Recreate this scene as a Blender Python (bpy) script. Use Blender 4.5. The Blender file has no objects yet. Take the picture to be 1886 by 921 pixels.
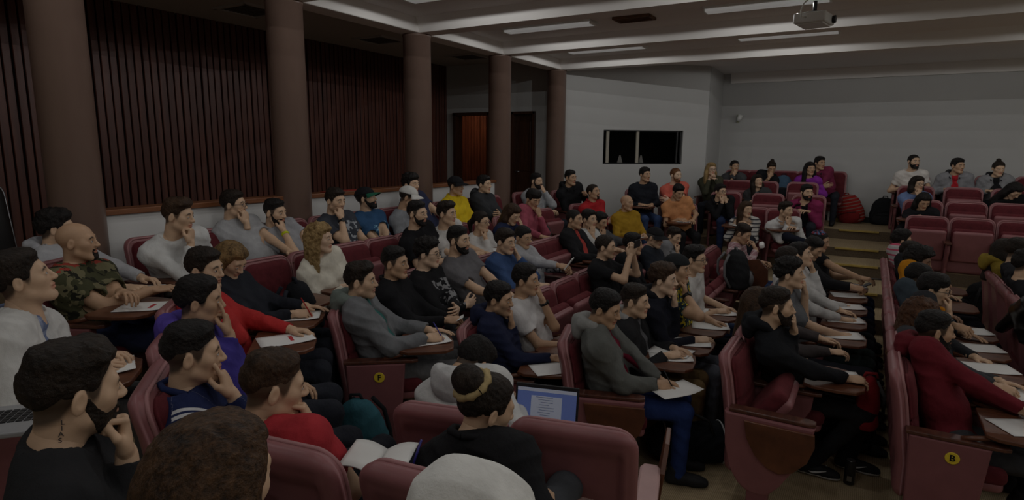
import bpy, bmesh, math, random
import numpy as np
from mathutils import Matrix, Vector
random.seed(7)
rng = np.random.default_rng(7)
scene = bpy.context.scene
COL = scene.collection
PI = math.pi

# ------------------------------------------------------------------ camera
EYE = 2.18                                   # camera height above the lowest floor
FPX = 1105.4758
RM = np.array([[0.86094355, 0.09297105, -0.50013256],
               [0.50863025, -0.14098739, 0.84936319],
               [0.0084538, -0.98563631, -0.16867007]])   # rows: world x, y, z in camera (right, down, forward)
cam_data = bpy.data.cameras.new('camera')
cam = bpy.data.objects.new('camera', cam_data)
COL.objects.link(cam)
cam_data.sensor_width = 36.0
cam_data.lens = FPX / 1886 * 36.0
cam_data.clip_start = 0.05
right, up, back = RM[:, 0], -RM[:, 1], -RM[:, 2]
M4 = Matrix(((right[0], up[0], back[0], 0), (right[1], up[1], back[1], 0), (right[2], up[2], back[2], EYE), (0, 0, 0, 1)))
cam.matrix_world = M4
scene.camera = cam

def ray(u, v):
    return RM @ np.array([(u - 943) / FPX, (v - 460.5) / FPX, 1.0])

def at_depth(u, v, d):
    p = ray(u, v) * d
    return np.array([p[0], p[1], p[2] + EYE])

def on_x(u, v, x):
    r = ray(u, v)
    return at_depth(u, v, x / r[0])

def on_y(u, v, y):
    r = ray(u, v)
    return at_depth(u, v, y / r[1])

def on_z(u, v, z):
    r = ray(u, v)
    return at_depth(u, v, (z - EYE) / r[2])

# ------------------------------------------------------------------ light and exposure
world = bpy.data.worlds.new('world')
scene.world = world
world.use_nodes = True
world.node_tree.nodes['Background'].inputs[0].default_value = (0.9, 0.95, 1, 1)
world.node_tree.nodes['Background'].inputs[1].default_value = 0.02
scene.view_settings.view_transform = 'Standard'
scene.view_settings.look = 'None'
scene.view_settings.gamma = 1.0
scene.view_settings.use_curve_mapping = False
scene.view_settings.exposure = -3.85
LAMP_STRENGTH = 1.55          # glow of the visible diffusers
LAMP_WATTS = 88.0             # light thrown down by each half of a fixture
LAMP_COLOR = (0.98, 0.985, 0.97, 1)

# ------------------------------------------------------------------ materials
def new_mat(name, color=(0.8, 0.8, 0.8), rough=0.7, spec=0.3, metal=0.0):
    m = bpy.data.materials.new(name)
    m.use_nodes = True
    b = m.node_tree.nodes['Principled BSDF']
    b.inputs['Base Color'].default_value = (*color, 1)
    b.inputs['Roughness'].default_value = rough
    b.inputs['Specular IOR Level'].default_value = spec
    b.inputs['Metallic'].default_value = metal
    return m

class NT:
    """small helper around a material's node tree"""
    def __init__(s, m):
        s.m = m; s.t = m.node_tree; s.b = s.t.nodes['Principled BSDF']
    def n(s, typ):
        return s.t.nodes.new(typ)
    def l(s, a, b):
        s.t.links.new(a, b)
    def coord(s, kind='Object', scale=(1, 1, 1)):
        c = s.n('ShaderNodeTexCoord'); mp = s.n('ShaderNodeMapping')
        mp.inputs['Scale'].default_value = scale
        s.l(c.outputs[kind], mp.inputs['Vector'])
        return mp.outputs['Vector']
    def noise(s, vec, scale, detail=3, rough=0.5):
        n = s.n('ShaderNodeTexNoise'); n.inputs['Scale'].default_value = scale
        n.inputs['Detail'].default_value = detail; n.inputs['Roughness'].default_value = rough
        s.l(vec, n.inputs['Vector'])
        return n.outputs['Fac']
    def ramp(s, fac, stops, interp='LINEAR'):
        r = s.n('ShaderNodeValToRGB'); e = r.color_ramp
        e.interpolation = interp
        while len(e.elements) < len(stops): e.elements.new(0.5)
        for el, (p, c) in zip(e.elements, stops):
            el.position = p; el.color = (*c, 1)
        s.l(fac, r.inputs['Fac'])
        return r.outputs['Color']
    def math(s, op, a, b=None, c=None):
        n = s.n('ShaderNodeMath'); n.operation = op
        for i, q in enumerate((a, b, c)):
            if q is None: continue
            if isinstance(q, (int, float)): n.inputs[i].default_value = q
            else: s.l(q, n.inputs[i])
        return n.outputs[0]
    def mix(s, fac, a, b):
        n = s.n('ShaderNodeMix'); n.data_type = 'RGBA'
        if isinstance(fac, (int, float)): n.inputs[0].default_value = fac
        else: s.l(fac, n.inputs[0])
        for q, i in ((a, 6), (b, 7)):
            if isinstance(q, tuple): n.inputs[i].default_value = (*q, 1)
            else: s.l(q, n.inputs[i])
        return n.outputs[2]
    def bump(s, h, strength=0.3, dist=0.01):
        b = s.n('ShaderNodeBump'); b.inputs['Strength'].default_value = strength
        b.inputs['Distance'].default_value = dist
        s.l(h, b.inputs['Height']); s.l(b.outputs['Normal'], s.b.inputs['Normal'])
    def attr(s, name):
        a = s.n('ShaderNodeAttribute'); a.attribute_name = name
        return a.outputs['Fac']
    def color(s, c):
        s.l(c, s.b.inputs['Base Color'])

MATS = {}
def noisy(name, c, amt=0.12, scale=30, rough=0.8, spec=0.2, bump=0.15, bscale=200, stretch=(1, 1, 1), bdist=0.004, metal=0.0):
    """a solid colour with slight mottling and a fine bump"""
    if name in MATS: return MATS[name]
    m = new_mat(name, c, rough, spec, metal); t = NT(m)
    v = t.coord('Object', stretch)
    f = t.noise(v, scale)
    lo = tuple(x * (1 - amt) for x in c); hi = tuple(min(1, x * (1 + amt)) for x in c)
    t.color(t.ramp(f, [(0.3, lo), (0.7, hi)]))
    if bump: t.bump(t.noise(v, bscale), bump, bdist)
    MATS[name] = m
    return m

def wood(name, dark, light, scale=(18, 18, 1.2), rough=0.35, spec=0.5):
    if name in MATS: return MATS[name]
    m = new_mat(name, dark, rough, spec); t = NT(m)
    v = t.coord('Object', scale)
    f = t.noise(v, 3.0, 6, 0.6)
    t.color(t.ramp(f, [(0.3, dark), (0.72, light)]))
    t.bump(f, 0.12, 0.003)
    MATS[name] = m
    return m

def wall_mat(name, c):
    if name in MATS: return MATS[name]
    m = new_mat(name, c, 0.75, 0.2); t = NT(m)
    v = t.coord('Object')
    f = t.noise(v, 1.3, 4); g = t.noise(v, 90, 3)
    t.color(t.ramp(f, [(0.25, tuple(x * 0.95 for x in c)), (0.75, c)]))
    t.bump(g, 0.06, 0.004)
    MATS[name] = m
    return m

M_WALL = wall_mat('white_plaster', (0.50, 0.497, 0.485))
M_PARAPET = wall_mat('white_parapet_paint', (0.68, 0.675, 0.66))
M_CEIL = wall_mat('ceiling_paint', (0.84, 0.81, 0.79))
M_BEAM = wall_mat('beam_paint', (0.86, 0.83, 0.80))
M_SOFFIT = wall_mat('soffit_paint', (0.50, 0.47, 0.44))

def column_mat():
    m = new_mat('brown_column_paint', (0.13, 0.078, 0.058), 0.38, 0.5); t = NT(m)
    v = t.coord('Object', (1, 1, 0.3))
    f = t.noise(v, 3, 4)
    t.color(t.ramp(f, [(0.3, (0.165, 0.105, 0.082)), (0.7, (0.22, 0.145, 0.115))]))
    t.bump(t.noise(t.coord('Object'), 60), 0.05, 0.004)
    return m
M_COLUMN = column_mat()

def slat_mat():
    m = new_mat('dark_red_wood_slats', (0.05, 0.015, 0.01), 0.42, 0.45); t = NT(m)
    v = t.coord('Object', (1, 9, 0.6))
    f = t.noise(v, 1.5, 5, 0.6)
    g = t.noise(t.coord('Object', (1, 1.2, 0.9)), 1.1, 3)
    a = t.ramp(f, [(0.25, (0.05, 0.014, 0.010)), (0.55, (0.115, 0.034, 0.021)), (0.8, (0.19, 0.06, 0.033))])
    t.color(t.mix(t.math('MULTIPLY', g, 0.5), a, (0.07, 0.028, 0.02)))
    t.bump(t.noise(t.coord('Object', (30, 30, 1.5)), 4, 5), 0.15, 0.003)
    return m
M_SLAT = slat_mat()
M_BACKING = noisy('black_wall_backing', (0.008, 0.005, 0.005), 0.1, 5)
M_CAPWOOD = wood('orange_brown_wood', (0.13, 0.045, 0.018), (0.26, 0.10, 0.04), (3, 0.6, 14))
M_DOOR = wood('dark_door_wood', (0.028, 0.010, 0.006), (0.075, 0.03, 0.015), (12, 12, 0.9))

def carpet_mat():
    m = new_mat('tan_carpet', (0.2, 0.15, 0.09), 0.95, 0.1); t = NT(m)
    v = t.coord('Object')
    f = t.noise(v, 150, 2); g = t.noise(v, 2.2, 3)
    w = t.n('ShaderNodeTexWave'); w.inputs['Scale'].default_value = 28; w.inputs['Distortion'].default_value = 1.2
    w.bands_direction = 'X'; t.l(v, w.inputs['Vector'])
    h = t.math('ADD', t.math('MULTIPLY', f, 0.55), t.math('MULTIPLY', w.outputs['Fac'], 0.25))
    h = t.math('ADD', h, t.math('MULTIPLY', g, 0.2))
    t.color(t.ramp(h, [(0.25, (0.21, 0.155, 0.09)), (0.7, (0.50, 0.39, 0.24))]))
    t.bump(f, 0.5, 0.006)
    return m
M_CARPET = carpet_mat()
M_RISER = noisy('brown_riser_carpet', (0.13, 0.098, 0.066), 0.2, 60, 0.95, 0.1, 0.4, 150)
M_NOSING = noisy('yellow_step_nosing', (0.42, 0.30, 0.08), 0.12, 20, 0.6, 0.3)
M_TAPE = noisy('yellow_floor_tape', (0.66, 0.48, 0.07), 0.15, 12, 0.6, 0.3)

def seat_fabric():
    m = new_mat('maroon_seat_fabric', (0.20, 0.03, 0.04), 0.85, 0.2); t = NT(m)
    v = t.coord('Object')
    f = t.noise(v, 22, 4); g = t.noise(v, 320, 2)
    t.color(t.ramp(f, [(0.25, (0.080, 0.0125, 0.017)), (0.75, (0.135, 0.022, 0.028))]))
    t.bump(g, 0.35, 0.004)
    t.b.inputs['Sheen Weight'].default_value = 0.12
    t.b.inputs['Sheen Tint'].default_value = (0.8, 0.3, 0.3, 1)
    return m
M_SEAT = seat_fabric()
M_SHELL = noisy('dusty_maroon_shell', (0.26, 0.100, 0.106), 0.08, 8, 0.42, 0.45, 0.06, 160)
M_RIM = noisy('mauve_seat_piping', (0.36, 0.17, 0.175), 0.06, 15, 0.45, 0.4, 0)
M_PANELV = noisy('dark_maroon_vinyl', (0.17, 0.035, 0.04), 0.08, 10, 0.5, 0.4, 0.15, 260)
M_SIDE = noisy('maroon_side_panel', (0.215, 0.080, 0.086), 0.07, 8, 0.6, 0.3, 0.1, 220)
M_ARMWOOD = wood('dark_arm_wood', (0.05, 0.018, 0.012), (0.13, 0.045, 0.028), (3, 10, 10), 0.35)
M_TABLET = wood('brown_tablet_laminate', (0.07, 0.024, 0.013), (0.17, 0.062, 0.03), (14, 2, 2), 0.35)
M_PINKPAD = noisy('pale_pink_arm', (0.48, 0.30, 0.29), 0.06, 10, 0.5, 0.4, 0)
M_YELLOW = noisy('yellow_badge', (0.75, 0.55, 0.04), 0.05, 30, 0.5, 0.3, 0)
M_INK = noisy('black_ink', (0.01, 0.01, 0.01), 0.05, 30, 0.7, 0.2, 0)
M_METAL = noisy('grey_metal', (0.32, 0.32, 0.33), 0.05, 20, 0.35, 0.5, 0, metal=0.9)
M_BLACK = noisy('black_plastic', (0.012, 0.012, 0.013), 0.1, 30, 0.45, 0.4, 0)
M_PAPER = noisy('white_paper', (0.80, 0.79, 0.77), 0.02, 10, 0.8, 0.1, 0)
M_WHITEPL = noisy('white_plastic', (0.72, 0.72, 0.69), 0.03, 10, 0.4, 0.4, 0)
M_REDINK = noisy('red_print', (0.5, 0.05, 0.06), 0.1, 30, 0.7, 0.2, 0)
M_GREYPRINT = noisy('grey_print', (0.30, 0.30, 0.32), 0.1, 30, 0.7, 0.2, 0)

def glass_mat():
    m = new_mat('clear_pane', (0.95, 0.97, 0.97), 0.0, 0.2)
    m.node_tree.nodes['Principled BSDF'].inputs['Transmission Weight'].default_value = 1.0
    m.node_tree.nodes['Principled BSDF'].inputs['IOR'].default_value = 1.04
    return m
M_GLASS = glass_mat()

def emit_mat(name, c, s):
    m = new_mat(name, c[:3]); b = m.node_tree.nodes['Principled BSDF']
    b.inputs['Emission Color'].default_value = (*c[:3], 1)
    b.inputs['Emission Strength'].default_value = s
    return m
M_LAMP = emit_mat('lit_fluorescent_diffuser', LAMP_COLOR, LAMP_STRENGTH)
# ------------------------------------------------------------------ mesh helpers
def link(o, parent=None):
    COL.objects.link(o)
    if parent is not None: o.parent = parent
    return o

def np_mesh(name, V, F, mats, mi=None, attrs=None, smooth=True):
    """V (n,3); F list of int arrays (quads and/or tris)"""
    me = bpy.data.meshes.new(name)
    V = np.asarray(V, dtype=np.float32)
    Fs = [np.asarray(f, dtype=np.int32) for f in (F if isinstance(F, list) else [F]) if len(f)]
    me.vertices.add(len(V)); me.vertices.foreach_set('co', V.ravel())
    nl = sum(f.size for f in Fs); nf = sum(len(f) for f in Fs)
    me.loops.add(nl); me.polygons.add(nf)
    me.loops.foreach_set('vertex_index', np.concatenate([f.ravel() for f in Fs]))
    st = []; s = 0
    for f in Fs:
        k = f.shape[1]; st.append(s + k * np.arange(len(f))); s += f.size
    me.polygons.foreach_set('loop_start', np.concatenate(st).astype(np.int32))
    me.polygons.foreach_set('use_smooth', np.full(nf, smooth))
    for m in (mats if isinstance(mats, (list, tuple)) else [mats]): me.materials.append(m)
    if mi is not None: me.polygons.foreach_set('material_index', np.asarray(mi, dtype=np.int32))
    for k, a in (attrs or {}).items():
        at = me.attributes.new(k, 'FLOAT', 'POINT'); at.data.foreach_set('value', np.asarray(a, dtype=np.float32))
    me.update(calc_edges=True)
    return me

def obj(name, me, parent=None, loc=None, rot=None):
    o = bpy.data.objects.new(name, me)
    if loc is not None: o.location = loc
    if rot is not None: o.rotation_euler = rot
    return link(o, parent)

def empty(name, loc, rz=0.0):
    o = bpy.data.objects.new(name, None)
    o.empty_display_size = 0.1
    o.location = loc; o.rotation_euler = (0, 0, rz)
    return link(o)

def tag(o, label, cat, group=None):
    o['label'] = label; o['category'] = cat
    if group: o['group'] = group
    return o

def structure(o, label=None):
    o['kind'] = 'structure'
    return o

def text_mesh(fc):
    o = bpy.data.objects.new('lettering', fc); COL.objects.link(o)
    dg = bpy.context.evaluated_depsgraph_get(); dg.update()
    me = bpy.data.meshes.new_from_object(o.evaluated_get(dg))
    bpy.data.objects.remove(o); bpy.data.curves.remove(fc)
    return me

class MB:
    """collects simple shapes into ONE mesh"""
    def __init__(s): s.bm = bmesh.new(); s.mi = 0
    def _xf(s, vs, M):
        for v in vs: v.co = M @ v.co
    def box(s, c, d, M=None, bevel=0.0, seg=2):
        r = bmesh.ops.create_cube(s.bm, size=1.0)
        vs = r['verts']
        for v in vs: v.co = Vector((v.co.x * d[0] + c[0], v.co.y * d[1] + c[1], v.co.z * d[2] + c[2]))
        fs = list({f for v in vs for f in v.link_faces})
        for f in fs: f.material_index = s.mi
        if bevel > 0:
            es = list({e for v in vs for e in v.link_edges})
            g = bmesh.ops.bevel(s.bm, geom=es, offset=bevel, segments=seg, affect='EDGES', profile=0.5)
            for f in g['faces']: f.material_index = s.mi
            vs = list({v for f in g['faces'] for v in f.verts} | {v for f in fs if f.is_valid for v in f.verts})
        if M is not None: s._xf(vs, M)
        return vs
    def tube(s, pts, r, seg=10, caps=True):
        pts = [Vector(p) for p in pts]
        rs = r if isinstance(r, (list, tuple)) else [r] * len(pts)
        rings = []; prev = None
        for i, p in enumerate(pts):
            t = (pts[min(i + 1, len(pts) - 1)] - pts[max(i - 1, 0)])
            t = t.normalized() if t.length > 1e-9 else Vector((0, 0, 1))
            a = prev if prev is not None else (Vector((0, 0, 1)) if abs(t.z) < 0.9 else Vector((1, 0, 0)))
            n = (a - t * a.dot(t)).normalized(); b = t.cross(n); prev = n
            rings.append([s.bm.verts.new(p + (n * math.cos(2 * PI * k / seg) + b * math.sin(2 * PI * k / seg)) * rs[i]) for k in range(seg)])
        for A, B in zip(rings, rings[1:]):
            for k in range(seg):
                f = s.bm.faces.new((A[k], A[(k + 1) % seg], B[(k + 1) % seg], B[k])); f.material_index = s.mi; f.smooth = True
        if caps:
            for R, fl in ((rings[0], True), (rings[-1], False)):
                f = s.bm.faces.new(R[::-1] if fl else R); f.material_index = s.mi
        return [v for R in rings for v in R]
    def lathe(s, prof, seg=24, M=None):
        """prof: (r, z) list"""
        rings = []
        for r, z in prof:
            rings.append([s.bm.verts.new((r * math.cos(2 * PI * k / seg), r * math.sin(2 * PI * k / seg), z)) for k in range(seg)])
        for A, B in zip(rings, rings[1:]):
            for k in range(seg):
                f = s.bm.faces.new((A[k], A[(k + 1) % seg], B[(k + 1) % seg], B[k])); f.material_index = s.mi; f.smooth = True
        f = s.bm.faces.new(rings[0][::-1]); f.material_index = s.mi
        f = s.bm.faces.new(rings[-1]); f.material_index = s.mi
        vs = [v for R in rings for v in R]
        if M is not None: s._xf(vs, M)
        return vs
    def prism(s, poly, z0, z1, M=None, bevel=0.0):
        """poly: (x, y) list, extruded along z"""
        A = [s.bm.verts.new((x, y, z0)) for x, y in poly]; B = [s.bm.verts.new((x, y, z1)) for x, y in poly]
        n = len(poly); fs = [s.bm.faces.new(A[::-1]), s.bm.faces.new(B)]
        for k in range(n): fs.append(s.bm.faces.new((A[k], A[(k + 1) % n], B[(k + 1) % n], B[k])))
        for f in fs: f.material_index = s.mi
        vs = A + B
        if bevel > 0:
            es = list(set(fs[0].edges) | set(fs[1].edges))
            g = bmesh.ops.bevel(s.bm, geom=es, offset=bevel, segments=2, affect='EDGES', profile=0.5)
            for f in g['faces']: f.material_index = s.mi
            vs = list({v for f in g['faces'] for v in f.verts} | {v for v in vs if v.is_valid})
        if M is not None: s._xf(vs, M)
        return vs
    def grid(s, fn, nu, nv):
        """fn(i/nu, j/nv) -> point; an open sheet"""
        P = [[s.bm.verts.new(fn(i / nu, j / nv)) for j in range(nv + 1)] for i in range(nu + 1)]
        for i in range(nu):
            for j in range(nv):
                f = s.bm.faces.new((P[i][j], P[i + 1][j], P[i + 1][j + 1], P[i][j + 1])); f.smooth = True; f.material_index = s.mi
        return P
    def mesh(s, name, mats, smooth=False):
        me = bpy.data.meshes.new(name)
        bmesh.ops.recalc_face_normals(s.bm, faces=s.bm.faces)
        if smooth:
            for f in s.bm.faces: f.smooth = True
        s.bm.to_mesh(me); s.bm.free()
        for m in (mats if isinstance(mats, (list, tuple)) else [mats]): me.materials.append(m)
        return me
    def build(s, name, mats, parent=None, loc=None, rot=None, smooth=False):
        return obj(name, s.mesh(name, mats, smooth), parent, loc, rot)

def boxmesh(name, c, d, mat, parent=None, bevel=0.0, loc=None, rot=None):
    b = MB(); b.box(c, d, None, bevel); return b.build(name, mat, parent, loc, rot)

# ------------------------------------------------------------------ signed distance sculpting
class SDF:
    def __init__(s, lo, hi, h):
        s.h = h; s.o = np.array(lo, dtype=np.float32)
        n = np.ceil((np.array(hi) - np.array(lo)) / h).astype(int) + 2
        s.n = n; s.d = np.full(tuple(n), 0.2, dtype=np.float32)
        s.ax = [s.o[i] + h * np.arange(n[i], dtype=np.float32) for i in range(3)]
    def sub(s, lo, hi):
        sl = []
        for i in range(3):
            a = int(max(0, math.floor((lo[i] - s.o[i]) / s.h))); b = int(min(s.n[i], math.ceil((hi[i] - s.o[i]) / s.h) + 1))
            if b <= a: return None
            sl.append(slice(a, b))
        X = s.ax[0][sl[0]][:, None, None]; Y = s.ax[1][sl[1]][None, :, None]; Z = s.ax[2][sl[2]][None, None, :]
        return tuple(sl), X, Y, Z
    def put(s, sl, e, k, op):
        d = s.d[sl]
        if op == 'u':
            if k > 0:
                h = np.maximum(k - np.abs(d - e), 0) / k
                s.d[sl] = np.minimum(d, e) - h * h * (k * 0.25)
            else: s.d[sl] = np.minimum(d, e)
        elif op == 's':
            e = -e
            h = np.maximum(k - np.abs(d - e), 0) / max(k, 1e-6)
            s.d[sl] = np.maximum(d, e) + h * h * (k * 0.25)
    def cone(s, a, b, ra, rb=None, k=0.02, op='u', flat=None):
        rb = ra if rb is None else rb
        a = np.asarray(a, dtype=np.float32); b = np.asarray(b, dtype=np.float32)
        m = max(ra, rb) + k + 3 * s.h
        q = s.sub(np.minimum(a, b) - m, np.maximum(a, b) + m)
        if q is None: return
        sl, X, Y, Z = q
        ab = b - a; L = max(float(ab @ ab), 1e-8)
        t = np.clip(((X - a[0]) * ab[0] + (Y - a[1]) * ab[1] + (Z - a[2]) * ab[2]) / L, 0, 1)
        e = np.sqrt((X - a[0] - t * ab[0]) ** 2 + (Y - a[1] - t * ab[1]) ** 2 + (Z - a[2] - t * ab[2]) ** 2) - (ra + t * (rb - ra))
        s.put(sl, e, k, op)
    def ell(s, c, r, k=0.02, op='u', R=None):
        c = np.asarray(c, dtype=np.float32); r = np.asarray(r, dtype=np.float32)
        m = float(r.max()) + k + 3 * s.h
        mm = (r if R is None else np.full(3, r.max())) + k + 3 * s.h
        q = s.sub(c - mm, c + mm)
        if q is None: return
        sl, X, Y, Z = q
        X = X - c[0]; Y = Y - c[1]; Z = Z - c[2]
        if R is not None:
            X, Y, Z = (R[0, 0] * X + R[1, 0] * Y + R[2, 0] * Z, R[0, 1] * X + R[1, 1] * Y + R[2, 1] * Z, R[0, 2] * X + R[1, 2] * Y + R[2, 2] * Z)
        k0 = np.sqrt((X / r[0]) ** 2 + (Y / r[1]) ** 2 + (Z / r[2]) ** 2)
        k1 = np.sqrt((X / r[0] ** 2) ** 2 + (Y / r[1] ** 2) ** 2 + (Z / r[2] ** 2) ** 2)
        e = k0 * (k0 - 1) / np.maximum(k1, 1e-6)
        s.put(sl, e, k, op)
    def full(s):
        return s.ax[0][:, None, None], s.ax[1][None, :, None], s.ax[2][None, None, :]
    def mesh(s):
        d = s.d
        d[0] = d[-1] = 0.05; d[:, 0] = d[:, -1] = 0.05; d[:, :, 0] = d[:, :, -1] = 0.05
        neg = d < 0
        C = [neg[i:neg.shape[0] - 1 + i, j:neg.shape[1] - 1 + j, k:neg.shape[2] - 1 + k] for i in (0, 1) for j in (0, 1) for k in (0, 1)]
        cnt = sum(c.astype(np.int8) for c in C)
        act = (cnt > 0) & (cnt < 8)
        I = np.argwhere(act)
        if len(I) == 0: return np.zeros((0, 3)), np.zeros((0, 4), dtype=int)
        idx = np.full(act.shape, -1, dtype=np.int32); idx[act] = np.arange(len(I))
        off = np.array([(i, j, k) for i in (0, 1) for j in (0, 1) for k in (0, 1)])
        vals = np.stack([d[I[:, 0] + o[0], I[:, 1] + o[1], I[:, 2] + o[2]] for o in off], 1)
        acc = np.zeros((len(I), 3)); n = np.zeros(len(I))
        for a in range(8):
            for b in range(a + 1, 8):
                df = off[b] - off[a]
                if np.abs(df).sum() != 1: continue
                va, vb = vals[:, a], vals[:, b]
                m = (va < 0) != (vb < 0)
                t = np.where(m, va / np.where(m, va - vb, 1), 0)
                acc += m[:, None] * (off[a] + t[:, None] * df); n += m
        V = (I + acc / n[:, None]) * s.h + s.o
        Q = []
        for ax in range(3):
            sl0 = [slice(None)] * 3; sl1 = [slice(None)] * 3
            sl0[ax] = slice(0, -1); sl1[ax] = slice(1, None)
            ch = neg[tuple(sl0)] != neg[tuple(sl1)]
            E = np.argwhere(ch)
            o1, o2 = [(1, 2), (2, 0), (0, 1)][ax]
            ok = (E[:, o1] > 0) & (E[:, o2] > 0) & (E[:, o1] < d.shape[o1] - 1) & (E[:, o2] < d.shape[o2] - 1)
            E = E[ok]
            s0 = neg[E[:, 0], E[:, 1], E[:, 2]]
            def g(a, b):
                T = E.copy(); T[:, o1] -= a; T[:, o2] -= b
                return idx[T[:, 0], T[:, 1], T[:, 2]]
            q = np.stack([g(1, 1), g(0, 1), g(0, 0), g(1, 0)], 1)
            q[~s0] = q[~s0][:, ::-1]
            Q.append(q)
        return V, np.concatenate(Q)

def sstep(a, b, x):
    t = np.clip((x - a) / (b - a), 0, 1)
    return t * t * (3 - 2 * t)

def smax(a, b, k):
    h = np.maximum(k - np.abs(a - b), 0) / k
    return np.maximum(a, b) + h * h * k * 0.25
# ------------------------------------------------------------------ human heads, hair and hands (canonical pieces)
# head frame: origin at mid head, +y towards the face, +x to the person's right ear, +z up
SKC, SKR = (0, -0.016, 0.036), (0.0765, 0.0965, 0.081)

def head_field(h, kind='m'):
    f = SDF((-0.105, -0.135, -0.215), (0.105, 0.135, 0.135), h)
    w = 1.0 if kind == 'm' else 0.93
    if kind == 'w': w = 1.08
    f.ell(SKC, SKR, 0)
    f.ell((0, 0.022, -0.028), (0.0625 * w, 0.066, 0.084), 0.03)
    f.cone((-0.030 * w, 0.060, -0.090), (0.030 * w, 0.060, -0.090), 0.0, 0.0, 0.0)
    f.ell((0, 0.066, -0.094), (0.022 * w, 0.020, 0.020), 0.03)
    for s in (-1, 1):
        f.cone((s * 0.050 * w, 0.008, -0.062), (s * 0.018 * w, 0.066, -0.098), 0.018, 0.014, 0.025)
        f.ell((s * 0.043 * w, 0.050, -0.014), (0.021, 0.020, 0.020), 0.03)
    f.cone((-0.036, 0.070, 0.024), (0.036, 0.070, 0.024), 0.014, 0.014, 0.02)
    for s in (-1, 1): f.ell((s * 0.032, 0.100, 0.003), (0.019, 0.023, 0.013), 0.012, 's')
    for s in (-1, 1): f.ell((s * 0.032, 0.0715, 0.003), (0.0150, 0.0150, 0.0140), 0.006)
    f.cone((0, 0.083, 0.014), (0, 0.103, -0.024), 0.0075, 0.0105, 0.012)
    for s in (-1, 1): f.ell((s * 0.011, 0.094, -0.028), (0.0085, 0.011, 0.008), 0.008)
    f.ell((0, 0.100, -0.026), (0.010, 0.010, 0.009), 0.008)
    f.ell((0, 0.081, -0.0525), (0.024, 0.013, 0.0075), 0.008)
    f.ell((0, 0.079, -0.0655), (0.021, 0.013, 0.0080), 0.008)
    for s in (-1, 1): f.cone((0, 0.0945, -0.0585), (s * 0.023, 0.085, -0.0612), 0.0022, 0.0018, 0.004, 's')
    f.ell((0, 0.090, -0.079), (0.018, 0.008, 0.006), 0.008, 's')
    for s in (-1, 1):
        R = np.array(Matrix.Rotation(s * 0.35, 3, 'Z') @ Matrix.Rotation(-0.2, 3, 'X'))
        f.ell((s * 0.079, -0.012, -0.004), (0.0075, 0.018, 0.031), 0.006, 'u', R)
        f.ell((s * 0.088, -0.008, 0.000), (0.006, 0.010, 0.017), 0.004, 's', R)
    r = 0.053 if kind != 'f' else 0.046
    f.cone((0, -0.030, -0.060), (0, -0.045, -0.200), r, r * 1.06, 0.03)
    return f

HEADS = {}
def head_mesh(kind, h):
    if (kind, h) in HEADS: return HEADS[(kind, h)]
    f = head_field(h, kind)
    V, Q = f.mesh()
    x, y, z = V[:, 0], V[:, 1], V[:, 2]
    g = lambda q, a: np.exp(-(q / a) ** 2)
    lip = ((y > 0.06) * np.clip(1.6 * np.exp(-((x / 0.0235) ** 4)) * np.exp(-(((z + 0.0590) / 0.0125) ** 4)), 0, 1))
    bz = 0.0245 + 0.004 * np.clip((np.abs(x) - 0.012) / 0.02, 0, 1) - 0.010 * np.clip((np.abs(x) - 0.034) / 0.02, 0, 1)
    brow = (y > 0.035) * g(z - bz, 0.0055) * sstep(0.010, 0.016, np.abs(x)) * (1 - sstep(0.046, 0.054, np.abs(x)))
    stub = sstep(0.0, 0.02, y) * (1 - sstep(-0.045, -0.03, z + 0.5 * np.clip(0.06 - y, 0, 1))) * sstep(-0.135, -0.115, z)
    socket = (y > 0.05) * g(np.abs(x) - 0.032, 0.017) * g(z - 0.003, 0.012)
    zl = np.interp(y, [-0.12, -0.085, -0.045, -0.022, 0.004, 0.018, 0.030, 0.042, 0.062, 0.085], [-0.070, -0.070, -0.050, -0.012, 0.004, -0.018, -0.006, 0.034, 0.060, 0.070])
    scalp = sstep(-0.012, 0.016, z - zl) * (np.abs(x) < 0.0765 + 0.02 * (z > 0.03))
    HEADS[(kind, h)] = (V, Q, lip, brow, stub, scalp)
    return HEADS[(kind, h)]

def eyeball(s):
    """lens-shaped eye showing between the lids: (V, quads, material index 1 white / 2 iris)"""
    V = []; Q = []; mi = []
    nu, nv = 14, 6
    c = np.array((s * 0.032, 0.0715, 0.003)); r = 0.0162
    # almond patch on the eye sphere: rows of lid height
    for j in range(nv + 1):
        for i in range(nu + 1):
            a = (i / nu * 2 - 1)
            hh = 0.0058 * (1 - a * a) ** 0.7 + 0.0002
            zz = (j / nv * 2 - 1) * hh + 0.0008 * a * s * s - 0.0005
            xx = a * 0.0125
            yy = math.sqrt(max(r * r - xx * xx - zz * zz, 1e-8))
            V.append(c + np.array((xx, yy, zz)))
    for j in range(nv):
        for i in range(nu):
            k = j * (nu + 1) + i
            Q.append((k, k + 1, k + nu + 2, k + nu + 1))
            a = ((i + 0.5) / nu * 2 - 1) * 0.0125; zz = ((j + 0.5) / nv * 2 - 1) * 0.0058
            mi.append(2 if a * a + zz * zz < 0.0053 ** 2 else (2 if j == nv - 1 else 1))
    return np.array(V), np.array(Q), np.array(mi)
EYES = [eyeball(-1), eyeball(1)]

def hnoise(X, Y, Z, fr, seed=0):
    a = np.sin(fr * (X + 0.3 * Z) + 1.3 * seed + 1.7 * np.sin(fr * 0.61 * Y + seed))
    b = np.sin(fr * 0.9 * (Y - 0.2 * X) + 2.1 * seed + 1.5 * np.sin(fr * 0.57 * Z + 2 * seed))
    c = np.sin(fr * 1.1 * (Z + 0.25 * Y) + 0.7 * seed + 1.6 * np.sin(fr * 0.63 * X + 3 * seed))
    return (a * b + b * c + c * a) / 3

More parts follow.
